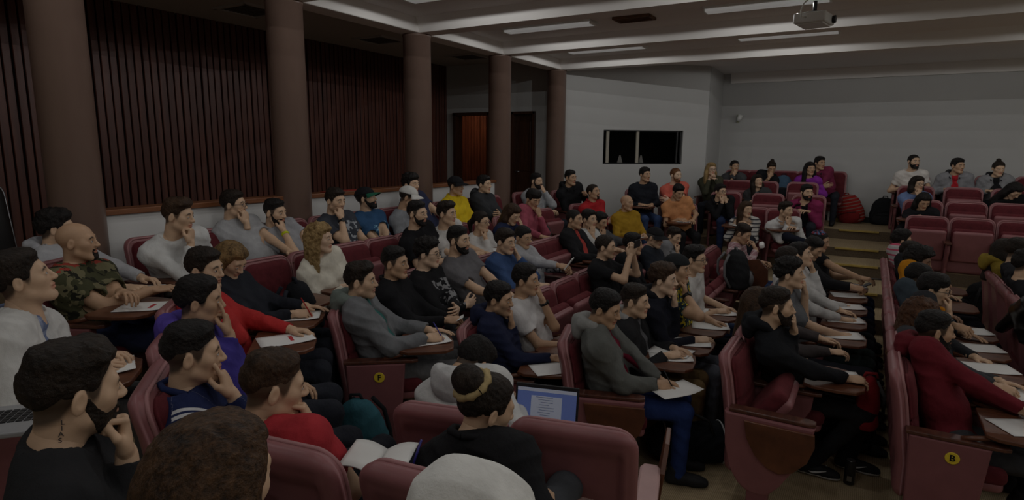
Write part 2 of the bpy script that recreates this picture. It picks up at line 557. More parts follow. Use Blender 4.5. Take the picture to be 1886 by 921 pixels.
HSTY = {   # top thickness, side thickness, front lift, noise amplitude, noise frequency, front hairline z, nape z, lower edge of the sides
    'short': (0.020, 0.0075, 0.005, 0.0028, 150, 0.066, -0.050, 0.0), 'fade': (0.019, 0.0030, 0.005, 0.0026, 150, 0.066, -0.015, 0.030),
    'quiff': (0.022, 0.0045, 0.016, 0.0034, 130, 0.067, -0.035, 0.012), 'buzz': (0.0040, 0.0030, 0, 0.0006, 250, 0.070, -0.040, 0.0),
    'curly': (0.030, 0.011, 0.010, 0.0085, 105, 0.060, -0.055, 0.0), 'messy': (0.026, 0.012, 0.010, 0.0055, 110, 0.058, -0.060, 0.0),
    'bowl': (0.022, 0.014, 0.012, 0.0025, 120, 0.036, -0.066, 0.0), 'thin': (0.009, 0.0055, 0.0, 0.0018, 160, 0.080, -0.048, 0.0),
    'long': (0.018, 0.016, 0.006, 0.0028, 110, 0.060, -0.08, 0), 'longcurly': (0.026, 0.024, 0.008, 0.008, 100, 0.058, -0.08, 0),
    'pulled': (0.012, 0.008, 0.002, 0.0020, 150, 0.066, -0.050, 0.0), 'bun': (0.014, 0.009, 0.003, 0.0024, 140, 0.066, -0.050, 0.0),
    'topknot': (0.012, 0.008, 0.003, 0.002, 150, 0.066, -0.045, 0.0), 'pony': (0.014, 0.010, 0.004, 0.002, 150, 0.064, -0.05, 0.0),
    'bob': (0.020, 0.020, 0.008, 0.003, 120, 0.056, -0.08, 0), 'afro': (0.042, 0.032, 0.016, 0.009, 100, 0.058, -0.065, 0.0),
}
HAIRS = {}
def hair_mesh(style, h):
    if (style, h) in HAIRS: return HAIRS[(style, h)]
    top, side, lift, amp, fr, hl, nape, sd = HSTY[style]
    longh = style in ('long', 'longcurly', 'bob')
    f = SDF((-0.17, -0.19, -0.40 if longh else -0.15), (0.17, 0.15, 0.20), h)
    X, Y, Z = f.full()
    x = X; y = Y + 0.016; z = Z - 0.036
    k0 = np.sqrt((x / 0.0765) ** 2 + (y / 0.0965) ** 2 + (z / 0.081) ** 2)
    k1 = np.sqrt((x / 0.0765 ** 2) ** 2 + (y / 0.0965 ** 2) ** 2 + (z / 0.081 ** 2) ** 2)
    sk = k0 * (k0 - 1) / np.maximum(k1, 1e-6)
    th = side + (top - side) * sstep(0.045, 0.10, Z - 0.35 * np.clip(-Y - 0.03, 0, 1)) + lift * sstep(0.0, 0.05, Y) * (1 - 0.7 * sstep(0.06, 0.09, Y)) * sstep(0.06, 0.10, Z)
    th = th + amp * hnoise(X, Y, Z, fr, 1) + amp * 0.6 * hnoise(X, Y, Z, fr * 2.1, 2)
    # hairline: hair only above this height, as a function of y
    line = np.interp(f.ax[1], [-0.12, -0.085, -0.045, -0.02, 0.004, 0.018, 0.030, 0.042, 0.062, 0.085, 0.14],
                     [nape, nape, max(nape + 0.006, sd * 0.7), -0.010 + sd, 0.002 + sd, -0.018 + sd * 1.5, -0.008 + sd * 1.3, 0.034 + sd * 0.3, hl - 0.008, hl, hl])[None, :, None].astype(np.float32)
    if longh: line = np.interp(f.ax[1], [-0.12, 0.005, 0.03, 0.05, 0.085], [-0.2, -0.2, -0.03, hl - 0.012, hl])[None, :, None].astype(np.float32)
    line = line + 0.006 * hnoise(X, Y, Z, 170, 4)
    th = th * (0.18 + 0.82 * sstep(0.0, 0.034 if style != 'fade' else 0.055, Z - line))
    d = smax(sk - th, (line - Z) * 0.8, 0.006)
    f.d = np.minimum(d, 0.2).astype(np.float32)
    if longh:
        L = -0.30 if style != 'bob' else -0.12
        for s in (-1, 1):
            f.cone((s * 0.072, -0.015, 0.03), (s * 0.086, -0.010, -0.08), 0.026, 0.034, 0.03)
            f.cone((s * 0.086, -0.010, -0.08), (s * 0.088, -0.005, L), 0.034, 0.022, 0.03)
            f.cone((s * 0.070, -0.045, -0.05), (s * 0.092, -0.050, L + 0.02), 0.040, 0.030, 0.04)
            f.cone((s * 0.045, -0.075, 0.0), (s * 0.055, -0.085, L - 0.02), 0.042, 0.036, 0.04)
        f.cone((0, -0.085, 0.0), (0, -0.095, L - 0.03), 0.046, 0.036, 0.04)
        f.d += (amp * hnoise(X, Y, Z * (0.4 if style != 'longcurly' else 1.0), fr, 5)).astype(np.float32)
        f.ell((0, 0.075, -0.03), (0.058, 0.070, 0.085), 0.012, 's')
    if style == 'bun':
        f.ell((0.0, -0.098, 0.098), (0.068, 0.058, 0.056), 0.006); f.d += (0.003 * hnoise(X, Y, Z, 140, 3)).astype(np.float32)
    if style == 'topknot':
        f.ell((0.0, -0.045, 0.135), (0.036, 0.034, 0.030), 0.01)
    if style == 'pony':
        f.cone((0, -0.11, 0.03), (0, -0.15, -0.02), 0.022, 0.030, 0.02); f.cone((0, -0.15, -0.02), (0, -0.14, -0.13), 0.030, 0.018, 0.02)
    HAIRS[(style, h)] = f.mesh()
    return HAIRS[(style, h)]

BEARDS = {}
def beard_mesh(kind, full, h):
    key = (kind, full, h)
    if key in BEARDS: return BEARDS[key]
    f = head_field(h, kind)
    X, Y, Z = f.full()
    t = {'full': 0.0060, 'trim': 0.0020, 'goatee': 0.0035}[full]
    d = f.d - t - (0.0015 if full != 'trim' else 0.0022) * hnoise(X, Y, Z, 260, 1)
    if full == 'goatee':
        reg = np.maximum(np.maximum(np.abs(X) - 0.030, 0.060 - Y), np.maximum(Z + 0.0435, -0.118 - Z))
        reg = np.minimum(reg, 9)
    else:
        zl = np.interp(f.ax[1], [0.0, 0.012, 0.03, 0.05, 0.065, 0.085, 0.12], [0.0, 0.0, -0.030, -0.050, -0.047, -0.042, -0.042])[None, :, None]
        reg = np.maximum(np.maximum(Z - zl, (0.002 + 0.42 * np.clip(-Z - 0.030, 0, 1)) - Y), -0.118 - Z)
        reg = reg + 0.002 * hnoise(X, Y, Z, 210, 3)
    lips = np.sqrt((X / 0.024) ** 2 + ((Z + 0.060) / 0.0125) ** 2) - 1
    d = smax(smax(d, reg * 0.8 + 0 * X, 0.006), np.where(Y > 0.05, -lips * 0.012, -1), 0.003)
    f.d = d.astype(np.float32)
    BEARDS[key] = f.mesh()
    return BEARDS[key]

# hand frame (right hand): wrist at the origin, fingers along +y, palm facing -z, thumb on -x
def hand_mesh(pose, h):
    key = (pose, h)
    if key in HANDS: return HANDS[key]
    f = SDF((-0.10, -0.06, -0.12), (0.075, 0.215, 0.06), h)
    f.cone((0, -0.045, 0), (0, 0.004, 0), 0.027, 0.025, 0.01)
    f.ell((0.002, 0.052, 0), (0.041, 0.052, 0.0155), 0.02)
    f.ell((-0.024, 0.032, -0.008), (0.019, 0.032, 0.016), 0.015)
    curl = {'flat': (8, 12, 10), 'rest': (22, 30, 20), 'curl': (50, 62, 35), 'fist': (78, 95, 55), 'grip': (55, 58, 30), 'point': (72, 92, 50), 'cheek': (14, 22, 14)}[pose]
    bases = [(-0.030, 0.094, 0.002, 0.0088, (0.044, 0.026, 0.021)), (-0.009, 0.099, 0.004, 0.0092, (0.049, 0.030, 0.022)),
             (0.012, 0.096, 0.003, 0.0088, (0.045, 0.028, 0.022)), (0.031, 0.087, 0.000, 0.0076, (0.035, 0.021, 0.019))]
    for i, (bx, by, bz, r, L) in enumerate(bases):
        c = curl if not (pose == 'point' and i == 0) else (6, 10, 8)
        p = np.array((bx, by, bz)); a = 0; sp = (i - 1.4) * (0.05 if pose in ('fist', 'curl', 'grip') else 0.09)
        f.cone((bx * 0.6, 0.05, 0), p, r * 1.1, r * 1.08, 0.012)
        for j in range(3):
            a += math.radians(c[j] + (i * 3 if pose == 'rest' else 0))
            q = p + L[j] * np.array((math.sin(sp) * math.cos(a), math.cos(a) * math.cos(sp), -math.sin(a)))
            f.cone(p, q, r * (1 - 0.06 * j), r * (0.93 - 0.08 * j), 0.0035)
            p = q
    t0 = np.array((-0.028, 0.022, -0.006))
    if pose in ('fist', 'curl', 'point', 'grip'):
        t1 = t0 + np.array((-0.020, 0.034, -0.018)); t2 = t1 + np.array((0.012, 0.030, -0.014)); t3 = t2 + np.array((0.020, 0.014, -0.004))
    else:
        t1 = t0 + np.array((-0.026, 0.030, -0.008)); t2 = t1 + np.array((-0.014, 0.031, -0.004)); t3 = t2 + np.array((-0.003, 0.026, -0.003))
    f.cone(t0, t1, 0.0145, 0.0115, 0.012); f.cone(t1, t2, 0.0112, 0.0098, 0.004); f.cone(t2, t3, 0.0098, 0.0080, 0.003)
    HANDS[key] = f.mesh()
    return HANDS[key]
HANDS = {}

# ------------------------------------------------------------------ materials worn by people
def skin_mat(name, c, stub, scalp=None):
    m = new_mat(name, c, 0.48, 0.35); t = NT(m)
    v = t.coord('Object')
    f = t.noise(v, 28, 3)
    base = t.ramp(f, [(0.3, tuple(x * 0.93 for x in c)), (0.7, tuple(min(1, x * 1.05) for x in c))])
    lipc = (c[0] * 0.80, c[1] * 0.52, c[2] * 0.52)
    k = t.mix(t.attr('lip'), base, lipc)
    if stub: k = t.mix(t.math('MULTIPLY', t.attr('stub'), stub), k, tuple(x * 0.28 for x in c))
    if scalp: k = t.mix(t.math('MULTIPLY', t.attr('scalp'), 0.88), k, scalp)
    k = t.mix(t.attr('brow'), k, (0.012, 0.008, 0.006))
    t.color(k)
    t.b.inputs['Subsurface Weight'].default_value = 0.0
    t.bump(t.noise(v, 420, 2), 0.08, 0.002)
    return m
TONES = {'pale': (0.68, 0.47, 0.33), 'light': (0.62, 0.41, 0.27), 'tan': (0.51, 0.315, 0.195), 'olive': (0.37, 0.21, 0.125), 'brown': (0.26, 0.14, 0.085)}
SKINS = {}
def skin(tone, stub=0.0, hairc=None):
    k = (tone, stub, hairc)
    sc = tuple(a * 0.75 + b * 0.25 for a, b in zip(HAIRC[hairc][0], HAIRC[hairc][1])) if hairc else None
    if k not in SKINS: SKINS[k] = skin_mat('skin_%s_%d_%s' % (tone, int(stub * 100), hairc or 'bare'), TONES[tone], stub, sc)
    return SKINS[k]
M_EYEW = noisy('eye_white', (0.62, 0.59, 0.56), 0.02, 30, 0.25, 0.5, 0)
M_IRIS = noisy('dark_iris', (0.018, 0.010, 0.007), 0.1, 60, 0.15, 0.6, 0)
HAIRC = {'black': ((0.006, 0.005, 0.005), (0.022, 0.018, 0.016)), 'dark': (((0.010, 0.007, 0.005)), (0.036, 0.024, 0.017)),
         'brown': ((0.022, 0.012, 0.007), (0.085, 0.046, 0.025)), 'auburn': ((0.035, 0.015, 0.008), (0.13, 0.055, 0.025)),
         'blonde': ((0.17, 0.10, 0.035), (0.50, 0.34, 0.15)), 'ombre': ((0.05, 0.028, 0.012), (0.36, 0.22, 0.09)),
         'grey': ((0.05, 0.048, 0.045), (0.17, 0.16, 0.15)), 'ginger': ((0.08, 0.03, 0.012), (0.22, 0.09, 0.035)), 'highlight': ((0.014, 0.008, 0.005), (0.15, 0.075, 0.035))}
HMATS = {}
def hair_mat(c):
    if c in HMATS: return HMATS[c]
    lo, hi = HAIRC[c]
    m = new_mat(c + '_hair', lo, 0.5, 0.22); t = NT(m)
    v = t.coord('Object', (1, 0.45, 0.45))
    f = t.noise(v, 170, 4, 0.65)
    g = t.noise(t.coord('Object', (1, 1, 0.35)), 22 if c != 'highlight' else 16, 3)
    k = t.math('ADD', t.math('MULTIPLY', f, 0.55), t.math('MULTIPLY', g, 0.45))
    t.color(t.ramp(k, [(0.38, lo), (0.66 if c != 'highlight' else 0.72, hi)]))
    t.bump(f, 0.9, 0.010)
    HMATS[c] = m
    return m

def cloth(c, pattern=None, c2=None, c3=None):
    key = 'cloth_' + '_'.join('%03d' % int(x * 1000) for x in c) + ('_' + pattern if pattern else '') + ('_' + '_'.join('%03d' % int(x * 1000) for x in c2) if c2 else '')
    if key in MATS: return MATS[key]
    m = new_mat(key, c, 0.88, 0.15); t = NT(m)
    v = t.coord('Object')
    f = t.noise(v, 14, 3)
    base = t.ramp(f, [(0.3, tuple(x * 0.86 for x in c)), (0.7, tuple(min(1, x * 1.08) for x in c))])
    if pattern == 'stripes':
        s = t.n('ShaderNodeSeparateXYZ'); t.l(v, s.inputs[0])
        k = t.math('GREATER_THAN', t.math('FRACT', t.math('MULTIPLY', s.outputs['Z'], 17.0)), 0.68)
        base = t.mix(k, base, c2)
    elif pattern == 'plaid':
        s = t.n('ShaderNodeSeparateXYZ'); t.l(v, s.inputs[0])
        k = t.math('GREATER_THAN', t.math('FRACT', t.math('MULTIPLY', s.outputs['Z'], 15.0)), 0.72)
        q = t.math('GREATER_THAN', t.math('FRACT', t.math('MULTIPLY', t.math('ADD', s.outputs['X'], s.outputs['Y']), 15.0)), 0.72)
        base = t.mix(t.math('MULTIPLY', t.math('ADD', k, q), 0.5), base, c2)
    elif pattern == 'camo':
        a = t.noise(v, 13, 2); b = t.noise(t.coord('Object', (1.1, 0.9, 1.2)), 17, 2)
        base = t.mix(t.math('GREATER_THAN', a, 0.53), base, c2)
        base = t.mix(t.math('GREATER_THAN', b, 0.58), base, c3)
        s = t.n('ShaderNodeSeparateXYZ'); t.l(v, s.inputs[0])
        base = t.mix(t.math('MULTIPLY', t.math('GREATER_THAN', t.noise(v, 21, 2), 0.54), t.math('GREATER_THAN', s.outputs['Z'], 0.92)), base, (0.30, 0.05, 0.035))
    elif pattern == 'floral':
        vo = t.n('ShaderNodeTexVoronoi'); vo.inputs['Scale'].default_value = 26; t.l(v, vo.inputs['Vector'])
        a = t.math('LESS_THAN', vo.outputs['Distance'], 0.42)
        b = t.noise(v, 30, 2)
        base = t.mix(a, base, c2)
        base = t.mix(t.math('GREATER_THAN', b, 0.56), base, c3)
    elif pattern == 'print':      # pale marks over the chest
        a = t.noise(t.coord('Object', (1, 1, 1)), 24, 2)
        s = t.n('ShaderNodeSeparateXYZ'); t.l(v, s.inputs[0])
        w = t.math('MULTIPLY', t.math('GREATER_THAN', s.outputs['Y'], -0.02), t.math('LESS_THAN', t.math('ABSOLUTE', t.math('SUBTRACT', s.outputs['Z'], 0.82)), 0.10))
        w = t.math('MULTIPLY', w, t.math('LESS_THAN', t.math('ABSOLUTE', s.outputs['X']), 0.12))
        base = t.mix(t.math('MULTIPLY', w, t.math('GREATER_THAN', a, 0.55)), base, c2)
    elif pattern == 'sleeves':    # three pale bands along each sleeve
        a = t.attr('band')
        k = None
        for o in (-0.026, 0.0, 0.026):
            q = t.math('LESS_THAN', t.math('ABSOLUTE', t.math('SUBTRACT', a, o)), 0.0075)
            k = q if k is None else t.math('ADD', k, q)
        base = t.mix(k, base, c2)
    t.color(base)
    fold = t.noise(t.coord('Object', (1, 1, 0.6)), 11, 3, 0.55)
    fine = t.noise(v, 260, 2)
    t.bump(t.math('ADD', fold, t.math('MULTIPLY', fine, 0.06)), 0.55, 0.03)
    MATS[key] = m
    return m
# ------------------------------------------------------------------ seated people
def unit(v):
    v = np.asarray(v, dtype=float); n = np.linalg.norm(v)
    return v / n if n > 1e-9 else np.array((0, 0, 1.0))

def ik(S, W, L1, L2, pole):
    d = W - S; L = np.linalg.norm(d)
    mx = (L1 + L2) * 0.995
    if L > mx: W = S + d / L * mx; d = W - S; L = mx
    if L < abs(L1 - L2) + 0.02:
        L = abs(L1 - L2) + 0.02; W = S + unit(d) * L; d = W - S
    u = d / L
    a = (L1 * L1 - L2 * L2 + L * L) / (2 * L)
    hgt = math.sqrt(max(L1 * L1 - a * a, 0))
    p = np.asarray(pole, dtype=float); p = unit(p - u * (p @ u))
    return S + u * a + p * hgt, W

def frame(y, z):
    """rotation whose +y is y and whose +z is as near z as can be"""
    y = unit(y); z = np.asarray(z, dtype=float); z = unit(z - y * (z @ y)); x = np.cross(y, z)
    return np.stack([x, y, z], 1)

def wrinkle(f, amp, seed):
    """soft creases: two crossing families of folds, weaker and stronger by place"""
    X, Y, Z = f.full()
    a = 62 * (Z + 0.55 * X + 0.25 * Y) + seed + 2.2 * np.sin(13 * Y + seed) + 1.6 * np.sin(17 * X - 9 * Z + 2 * seed)
    b = 74 * (Z - 0.50 * X + 0.45 * Y) + 2 * seed + 2.0 * np.sin(11 * X + 1.3 * seed) + 1.5 * np.sin(15 * Z + seed)
    w = 0.5 + 0.5 * np.sin(9 * X + 7 * Y + 11 * Z + seed)
    n = (1 - 2 * np.abs(np.sin(0.5 * a)) ** 0.8) * w + (1 - 2 * np.abs(np.sin(0.5 * b)) ** 0.8) * (1 - w)
    f.d += (-amp * n).astype(np.float32)

# wrist targets in the person's own frame, and the poses of the two hands; H = relative to the head, T = table height
POSE = {
    'lap':     (('B', 0.10, 0.26, 0.62), 'rest', ('B', -0.10, 0.26, 0.62), 'rest'),
    'tablet':  (('B', 0.14, 0.25, 0.735), 'rest', ('B', -0.05, 0.28, 0.735), 'rest'),
    'write':   (('B', 0.13, 0.27, 0.745), 'grip', ('B', -0.08, 0.28, 0.74), 'flat'),
    'chinR':   (('H', 0.035, 0.085, -0.185), 'fist', ('B', -0.02, 0.30, 0.735), 'rest'),
    'chinL':   (('B', 0.06, 0.30, 0.735), 'rest', ('H', -0.035, 0.085, -0.185), 'fist'),
    'mouthR':  (('H', 0.05, 0.115, -0.155), 'curl', ('B', -0.04, 0.28, 0.70), 'rest'),
    'mouthL':  (('B', 0.05, 0.28, 0.70), 'rest', ('H', -0.05, 0.115, -0.155), 'curl'),
    'pointR':  (('H', 0.045, 0.125, -0.165), 'point', ('B', -0.02, 0.28, 0.70), 'rest'),
    'cheekR':  (('H', 0.075, 0.100, -0.150), 'cheek', ('B', -0.02, 0.30, 0.735), 'rest'),
    'cheekL':  (('B', 0.03, 0.30, 0.735), 'rest', ('H', -0.075, 0.100, -0.150), 'cheek'),
    'crossed': (('C', -0.12, 0.255, -0.29), 'rest', ('C', 0.12, 0.285, -0.26), 'rest'),
    'bothchin': (('H', 0.04, 0.10, -0.165), 'fist', ('H', -0.04, 0.10, -0.165), 'fist'),
    'phone':   (('B', 0.08, 0.30, 0.80), 'grip', ('B', -0.05, 0.30, 0.79), 'grip'),
    'photo':   (('H', 0.07, 0.26, -0.06), 'grip', ('H', -0.07, 0.26, -0.06), 'grip'),
    'clasp':   (('B', 0.05, 0.32, 0.68), 'curl', ('B', -0.05, 0.32, 0.68), 'curl'),
    'eat':     (('H', 0.06, 0.20, -0.14), 'curl', ('B', -0.06, 0.30, 0.80), 'curl'),
}
PEOPLE = {}

def person(pid, short, hpos, floor, hip, yaw, look, pitch=0.0, roll=0.0, pose='tablet', sex='m', hair=('short', 'dark'), tone='light', stub=0.0,
           beard=None, top=None, sleeve='long', jacket=None, hood=None, pants=(0.02, 0.022, 0.03), bulk=1.0, extras=(), label=None, legs='fwd',
           shoes=True, scale=1.0, pole=None, wr=None, wl=None, collar=None, capc=None, quilt=False, shrug=0.0, knee=0.46, ankles=None, glasses=None, group='people seated in the lecture hall'):
    hpos = np.asarray(hpos, dtype=float)
    dist = float(np.linalg.norm(hpos - np.array((0, 0, EYE))))
    hh = 0.0025 if dist < 2.6 else (0.0030 if dist < 4.6 else (0.0040 if dist < 7 else 0.0052))
    hb = 0.006 if dist < 2.6 else (0.0085 if dist < 4.6 else (0.011 if dist < 7 else 0.014))
    hbt = hb
    yr = math.radians(yaw)
    fx, fy = math.cos(yr), math.sin(yr)
    rot = yr - PI / 2
    # to the person's frame: +y forward, +x right, z from the floor
    c, s = math.cos(-rot), math.sin(-rot)
    dx, dy = hpos[0] - hip[0], hpos[1] - hip[1]
    H = np.array((c * dx - s * dy, s * dx + c * dy, hpos[2] - floor))
    lr = math.radians(look) - yr
    MH = np.array(Matrix.Rotation(lr, 3, 'Z') @ Matrix.Rotation(math.radians(pitch), 3, 'X') @ Matrix.Rotation(math.radians(roll), 3, 'Y'))
    hs = 0.235 / 0.235 * scale * (1.0 if sex != 'f' else 0.96)
    toH = lambda p: H + hs * (MH @ np.asarray(p, dtype=float))
    pel = np.array((0, 0.0, 0.52))
    nb = H + hs * (MH @ np.array((0, -0.038, -0.075))) + np.array((0, -0.012, -0.072)) * scale + np.array((0, 0, shrug + (0.022 if hood else 0.0)))
    sp = nb - pel
    spu = unit(sp)
    chest = nb - spu * 0.20 * scale + np.array((0, 0.012, 0))
    waist = pel + sp * 0.33 + np.array((0, -0.005, 0))
    sw = (0.166 if sex == 'm' else 0.146) * scale * (0.97 + 0.03 * bulk)
    lat = np.array((1.0, 0, 0)) ; lat = unit(lat - spu * (lat @ spu))
    shd = {}; elb = {}; wri = {}; hp = {}
    P = POSE[pose]
    for sgn, tgt, hpn in ((1, wr or P[0], P[1]), (-1, wl or P[2], P[3])):
        S = nb + lat * sgn * sw - spu * 0.076 * scale + np.array((0, 0.012, 0))
        if tgt[0] == 'H': W = H + hs * (MH @ np.array(tgt[1:4])) if pose in ('photo',) else H + np.array(Matrix.Rotation(lr, 3, 'Z')) @ (np.array(tgt[1:4]) * hs) + (0.05 * math.sin(math.radians(pitch))) * np.array((0, 0, 1.0))
        elif tgt[0] == 'C': W = nb + np.array(tgt[1:4]) * np.array((1, 0.75 + 0.35 * bulk, 1)) - np.array((0, nb[1] * 0.5, 0))
        else: W = np.array(tgt[1:4], dtype=float)
        if len(tgt) > 4: hpn = tgt[4]
        pl = (sgn * 0.75, -0.45, -0.85) if tgt[0] != 'C' else (sgn * 1.0, -0.1, -0.7)
        if pose == 'photo': pl = (sgn * 0.5, 0.1, -1)
        if pole: pl = (sgn * pole[0], pole[1], pole[2])
        E, W = ik(S, W, 0.285 * scale, 0.25 * scale, pl)
        shd[sgn], elb[sgn], wri[sgn], hp[sgn] = S, E, W, (hpn, tgt[0])
    # ---- legs
    kn = {}; an = {}; hi = {}
    for sgn in (1, -1):
        hi[sgn] = pel + np.array((sgn * 0.085, 0.03, -0.015))
        kx = {'fwd': 0.11, 'wide': 0.20, 'close': 0.075, 'cross': 0.10}[legs]
        kn[sgn] = np.array((sgn * kx, knee, 0.51)); an[sgn] = np.array((sgn * kx * 0.95, knee - 0.01 if not ankles else ankles[0 if sgn == 1 else 1], 0.085))
        if legs == 'cross' and sgn == 1:
            kn[sgn] = np.array((0.10, 0.44, 0.62)); an[sgn] = np.array((-0.22, 0.56, 0.55))
    # ---------------------------------------------------------------- body (one mesh: head, neck, trunk, arms, hands)
    Vs, Fs, MI, at = [], [], [], {'lip': [], 'brow': [], 'stub': [], 'scalp': []}
    nv = 0
    def addp(V, Q, mi=0, a=None):
        nonlocal nv
        Vs.append(V); Fs.append(np.asarray(Q) + nv); MI.append(np.full(len(Q), mi) if np.isscalar(mi) else mi); nv += len(V)
        for k in at: at[k].append(a[k] if a else np.zeros(len(V)))
    kind = sex if sex != 'm' or bulk < 1.12 else 'w'
    V, Q, lip, brow, stb, scalp = head_mesh(kind, hh)
    addp(H + hs * (V @ MH.T), Q, 0, {'lip': lip, 'brow': brow * (1 if sex == 'm' else 0.7), 'stub': stb, 'scalp': scalp})
    for (V, Q, mi) in EYES: addp(H + hs * (V @ MH.T), Q, mi)
    for sgn in (1, -1):
        hn, kd = hp[sgn]
        V, Q = hand_mesh(hn, hh if dist < 5 else hh * 1.0)
        V = V.copy()
        if sgn == -1: V[:, 0] *= -1; Q = Q[:, ::-1]
        fa = unit(wri[sgn] - elb[sgn])
        if kd == 'H':
            tgt = toH((sgn * 0.012, 0.085, -0.045)) if hn != 'cheek' else toH((sgn * 0.072, 0.052, 0.01))
            yv = unit(fa * 0.55 + unit(tgt - wri[sgn]) * 0.75); zv = -(toH((0, 0.0, -0.04)) - wri[sgn])
            if pose == 'photo': yv = unit(np.array((-sgn * 0.25, 0.3, 1))); zv = np.array((sgn * 0.8, 0.6, 0))
        elif kd == 'C':
            yv = unit(fa * np.array((1, 0.6, 0.4)) + np.array((0, 0, 0.15))); zv = np.array((0, 1, 0.2))
        else:
            yv = unit(fa * np.array((0.8, 1, 0.25)) + np.array((0, 0.25, -0.02))); zv = np.array((sgn * 0.25 * (1 if hn in ('rest', 'flat') else 2.2), 0, 1))
        R = frame(yv, zv)
        if sgn == -1: pass
        sc = (0.98 if sex == 'm' else 0.88) * scale
        addp(wri[sgn] + sc * (V @ R.T), Q)
    core_lo = np.minimum.reduce([nb, pel, *shd.values(), *elb.values(), *wri.values(), H]) - 0.16
    core_hi = np.maximum.reduce([nb, pel, *shd.values(), *elb.values(), *wri.values(), H]) + 0.16
    core_lo[2] = max(core_lo[2], 0.36)
    core_hi[2] = min(core_hi[2], max(nb[2] + 0.1, wri[1][2] + 0.06, wri[-1][2] + 0.06, H[2]))
    ha = hb if sleeve == 'short' else hb * 1.15
    f = SDF(core_lo, core_hi, ha)
    bk = bulk
    f.cone(chest + lat * 0.05, waist + lat * 0.05, 0.085 * bk, 0.085 * bk, 0.03); f.cone(chest - lat * 0.05, waist - lat * 0.05, 0.085 * bk, 0.085 * bk, 0.03)
    f.cone(waist, pel, 0.10, 0.11, 0.04)
    f.cone(nb - spu * 0.03, toH((0, -0.032, -0.065)), 0.054 * hs * (1 if sex == 'm' else 0.88), 0.050 * hs * (1 if sex == 'm' else 0.88), 0.03)
    for sgn in (1, -1):
        f.cone(nb - spu * 0.012, shd[sgn], 0.042, 0.043, 0.04)
        f.cone(shd[sgn], elb[sgn], 0.044 * bk, 0.037 * bk, 0.03); f.cone(elb[sgn], wri[sgn], 0.039 * bk, 0.0265, 0.02)
    V, Q = f.mesh(); addp(V, Q)
    me = np_mesh('person', np.concatenate(Vs), np.concatenate(Fs), [skin(tone, stub, hair[1] if hair and sex != 'f' else None), M_EYEW, M_IRIS], np.concatenate(MI), {k: np.concatenate(v) for k, v in at.items()})
    root = obj('person', me, None, (hip[0], hip[1], floor), (0, 0, rot))
    tag(root, label, 'person', group)
    # ---------------------------------------------------------------- clothes
    def torso(f, g, b=bk):
        f.cone(chest + lat * 0.062, waist + lat * 0.055, (0.098 + g) * b, (0.098 + g) * b, 0.03)
        f.cone(chest - lat * 0.062, waist - lat * 0.055, (0.098 + g) * b, (0.098 + g) * b, 0.05)
        if sex == 'f':
            for q in (1, -1): f.ell(chest + lat * q * 0.07 + np.array((0, 0.085, -0.01)), (0.062, 0.058, 0.062), 0.04)
        f.ell(nb - spu * 0.060 + np.array((0, 0.018, 0)), (0.115 * b + g, 0.066 + g, 0.075), 0.05)
        for q in (1, -1): f.cone(shd[q] + np.array((0, 0, -0.02)), waist + lat * q * 0.085, 0.046 + g, 0.07 + g, 0.05)
        f.ell(waist + np.array((0, 0.03, -0.03)), (0.14 * b + g, 0.105 * b + g, 0.13), 0.06)
        f.ell(pel + np.array((0, 0.0, 0.0)), (0.162 * b + g, 0.125 * b + g, 0.095), 0.06)
        for q in (1, -1):
            f.cone(nb - spu * 0.002 + lat * q * 0.03, shd[q], 0.044 + g, 0.047 * b + g, 0.05)
            f.cone(shd[q], chest + lat * q * 0.08, 0.058 * b + g, 0.08 * b + g, 0.06); f.cone(nb - spu * 0.03 + lat * q * 0.07 - np.array((0, 0.015, 0)), shd[q] - np.array((0, 0.02, 0.01)), 0.050 + g, 0.048 + g, 0.05)
    def sleeves(f, g, cut=1.0, short=False):
        for q in (1, -1):
            if short:
                e = shd[q] + (elb[q] - shd[q]) * 0.62
                f.cone(shd[q], e, 0.047 * bk + g, 0.051 * bk + g, 0.04)
                t = unit(elb[q] - shd[q]); f.cone(e + t * 0.045, e + t * 0.11, 0.075, 0.075, 0.006, 's')
            else:
                e = wri[q] + (elb[q] - wri[q]) * (1 - cut)
                f.cone(shd[q], elb[q], 0.047 * bk + g, 0.042 * bk + g, 0.04)
                f.cone(elb[q], e, 0.043 * bk + g, 0.032 + g * 0.7, 0.025)
                t = unit(wri[q] - elb[q]); f.cone(e + t * 0.045, e + t * 0.09, 0.062, 0.062, 0.006, 's')
    def garment(name, c, g, hasjacket_open, short, pat, seed, neck=0.064):
        lo = np.minimum.reduce([nb, pel - np.array((0, 0, 0.06)), *shd.values(), *elb.values(), *wri.values()]) - 0.16
        hi = np.maximum.reduce([nb, pel, *shd.values(), *elb.values(), *wri.values()]) + 0.16
        lo[2] = max(lo[2], 0.40)
        f = SDF(lo, hi, hbt if not (pat == 'sleeves') else 0.008)
        torso(f, g)
        sleeves(f, g, 0.97, short)
        wrinkle(f, 0.0034 if not jacket else 0.0042, seed)
        if quilt:
            X, Y, Z = f.full(); f.d += (0.006 * np.abs(np.sin((Z + 0.12 * Y) * 62)) - 0.003 + 0 * X).astype(np.float32)
        if hasjacket_open:
            f.cone(nb + np.array((0, 0.085, 0.02)), chest + np.array((0, 0.145, -0.02)), 0.042, 0.062, 0.012, 's')
            f.cone(chest + np.array((0, 0.148, -0.02)), waist + np.array((0, 0.178, 0.0)), 0.062, 0.060, 0.012, 's'); f.cone(waist + np.array((0, 0.178, 0.0)), pel + np.array((0, 0.20, 0.03)), 0.060, 0.055, 0.012, 's')
        f.ell(nb + np.array((0, 0.006, -0.008)), (0.074, 0.070, 0.030), 0.03)
        ax_ = unit(spu + np.array((0, 0.30, 0))); X, Y, Z = f.full(); X = X - nb[0]; Y = Y - nb[1]; Z = Z - nb[2]
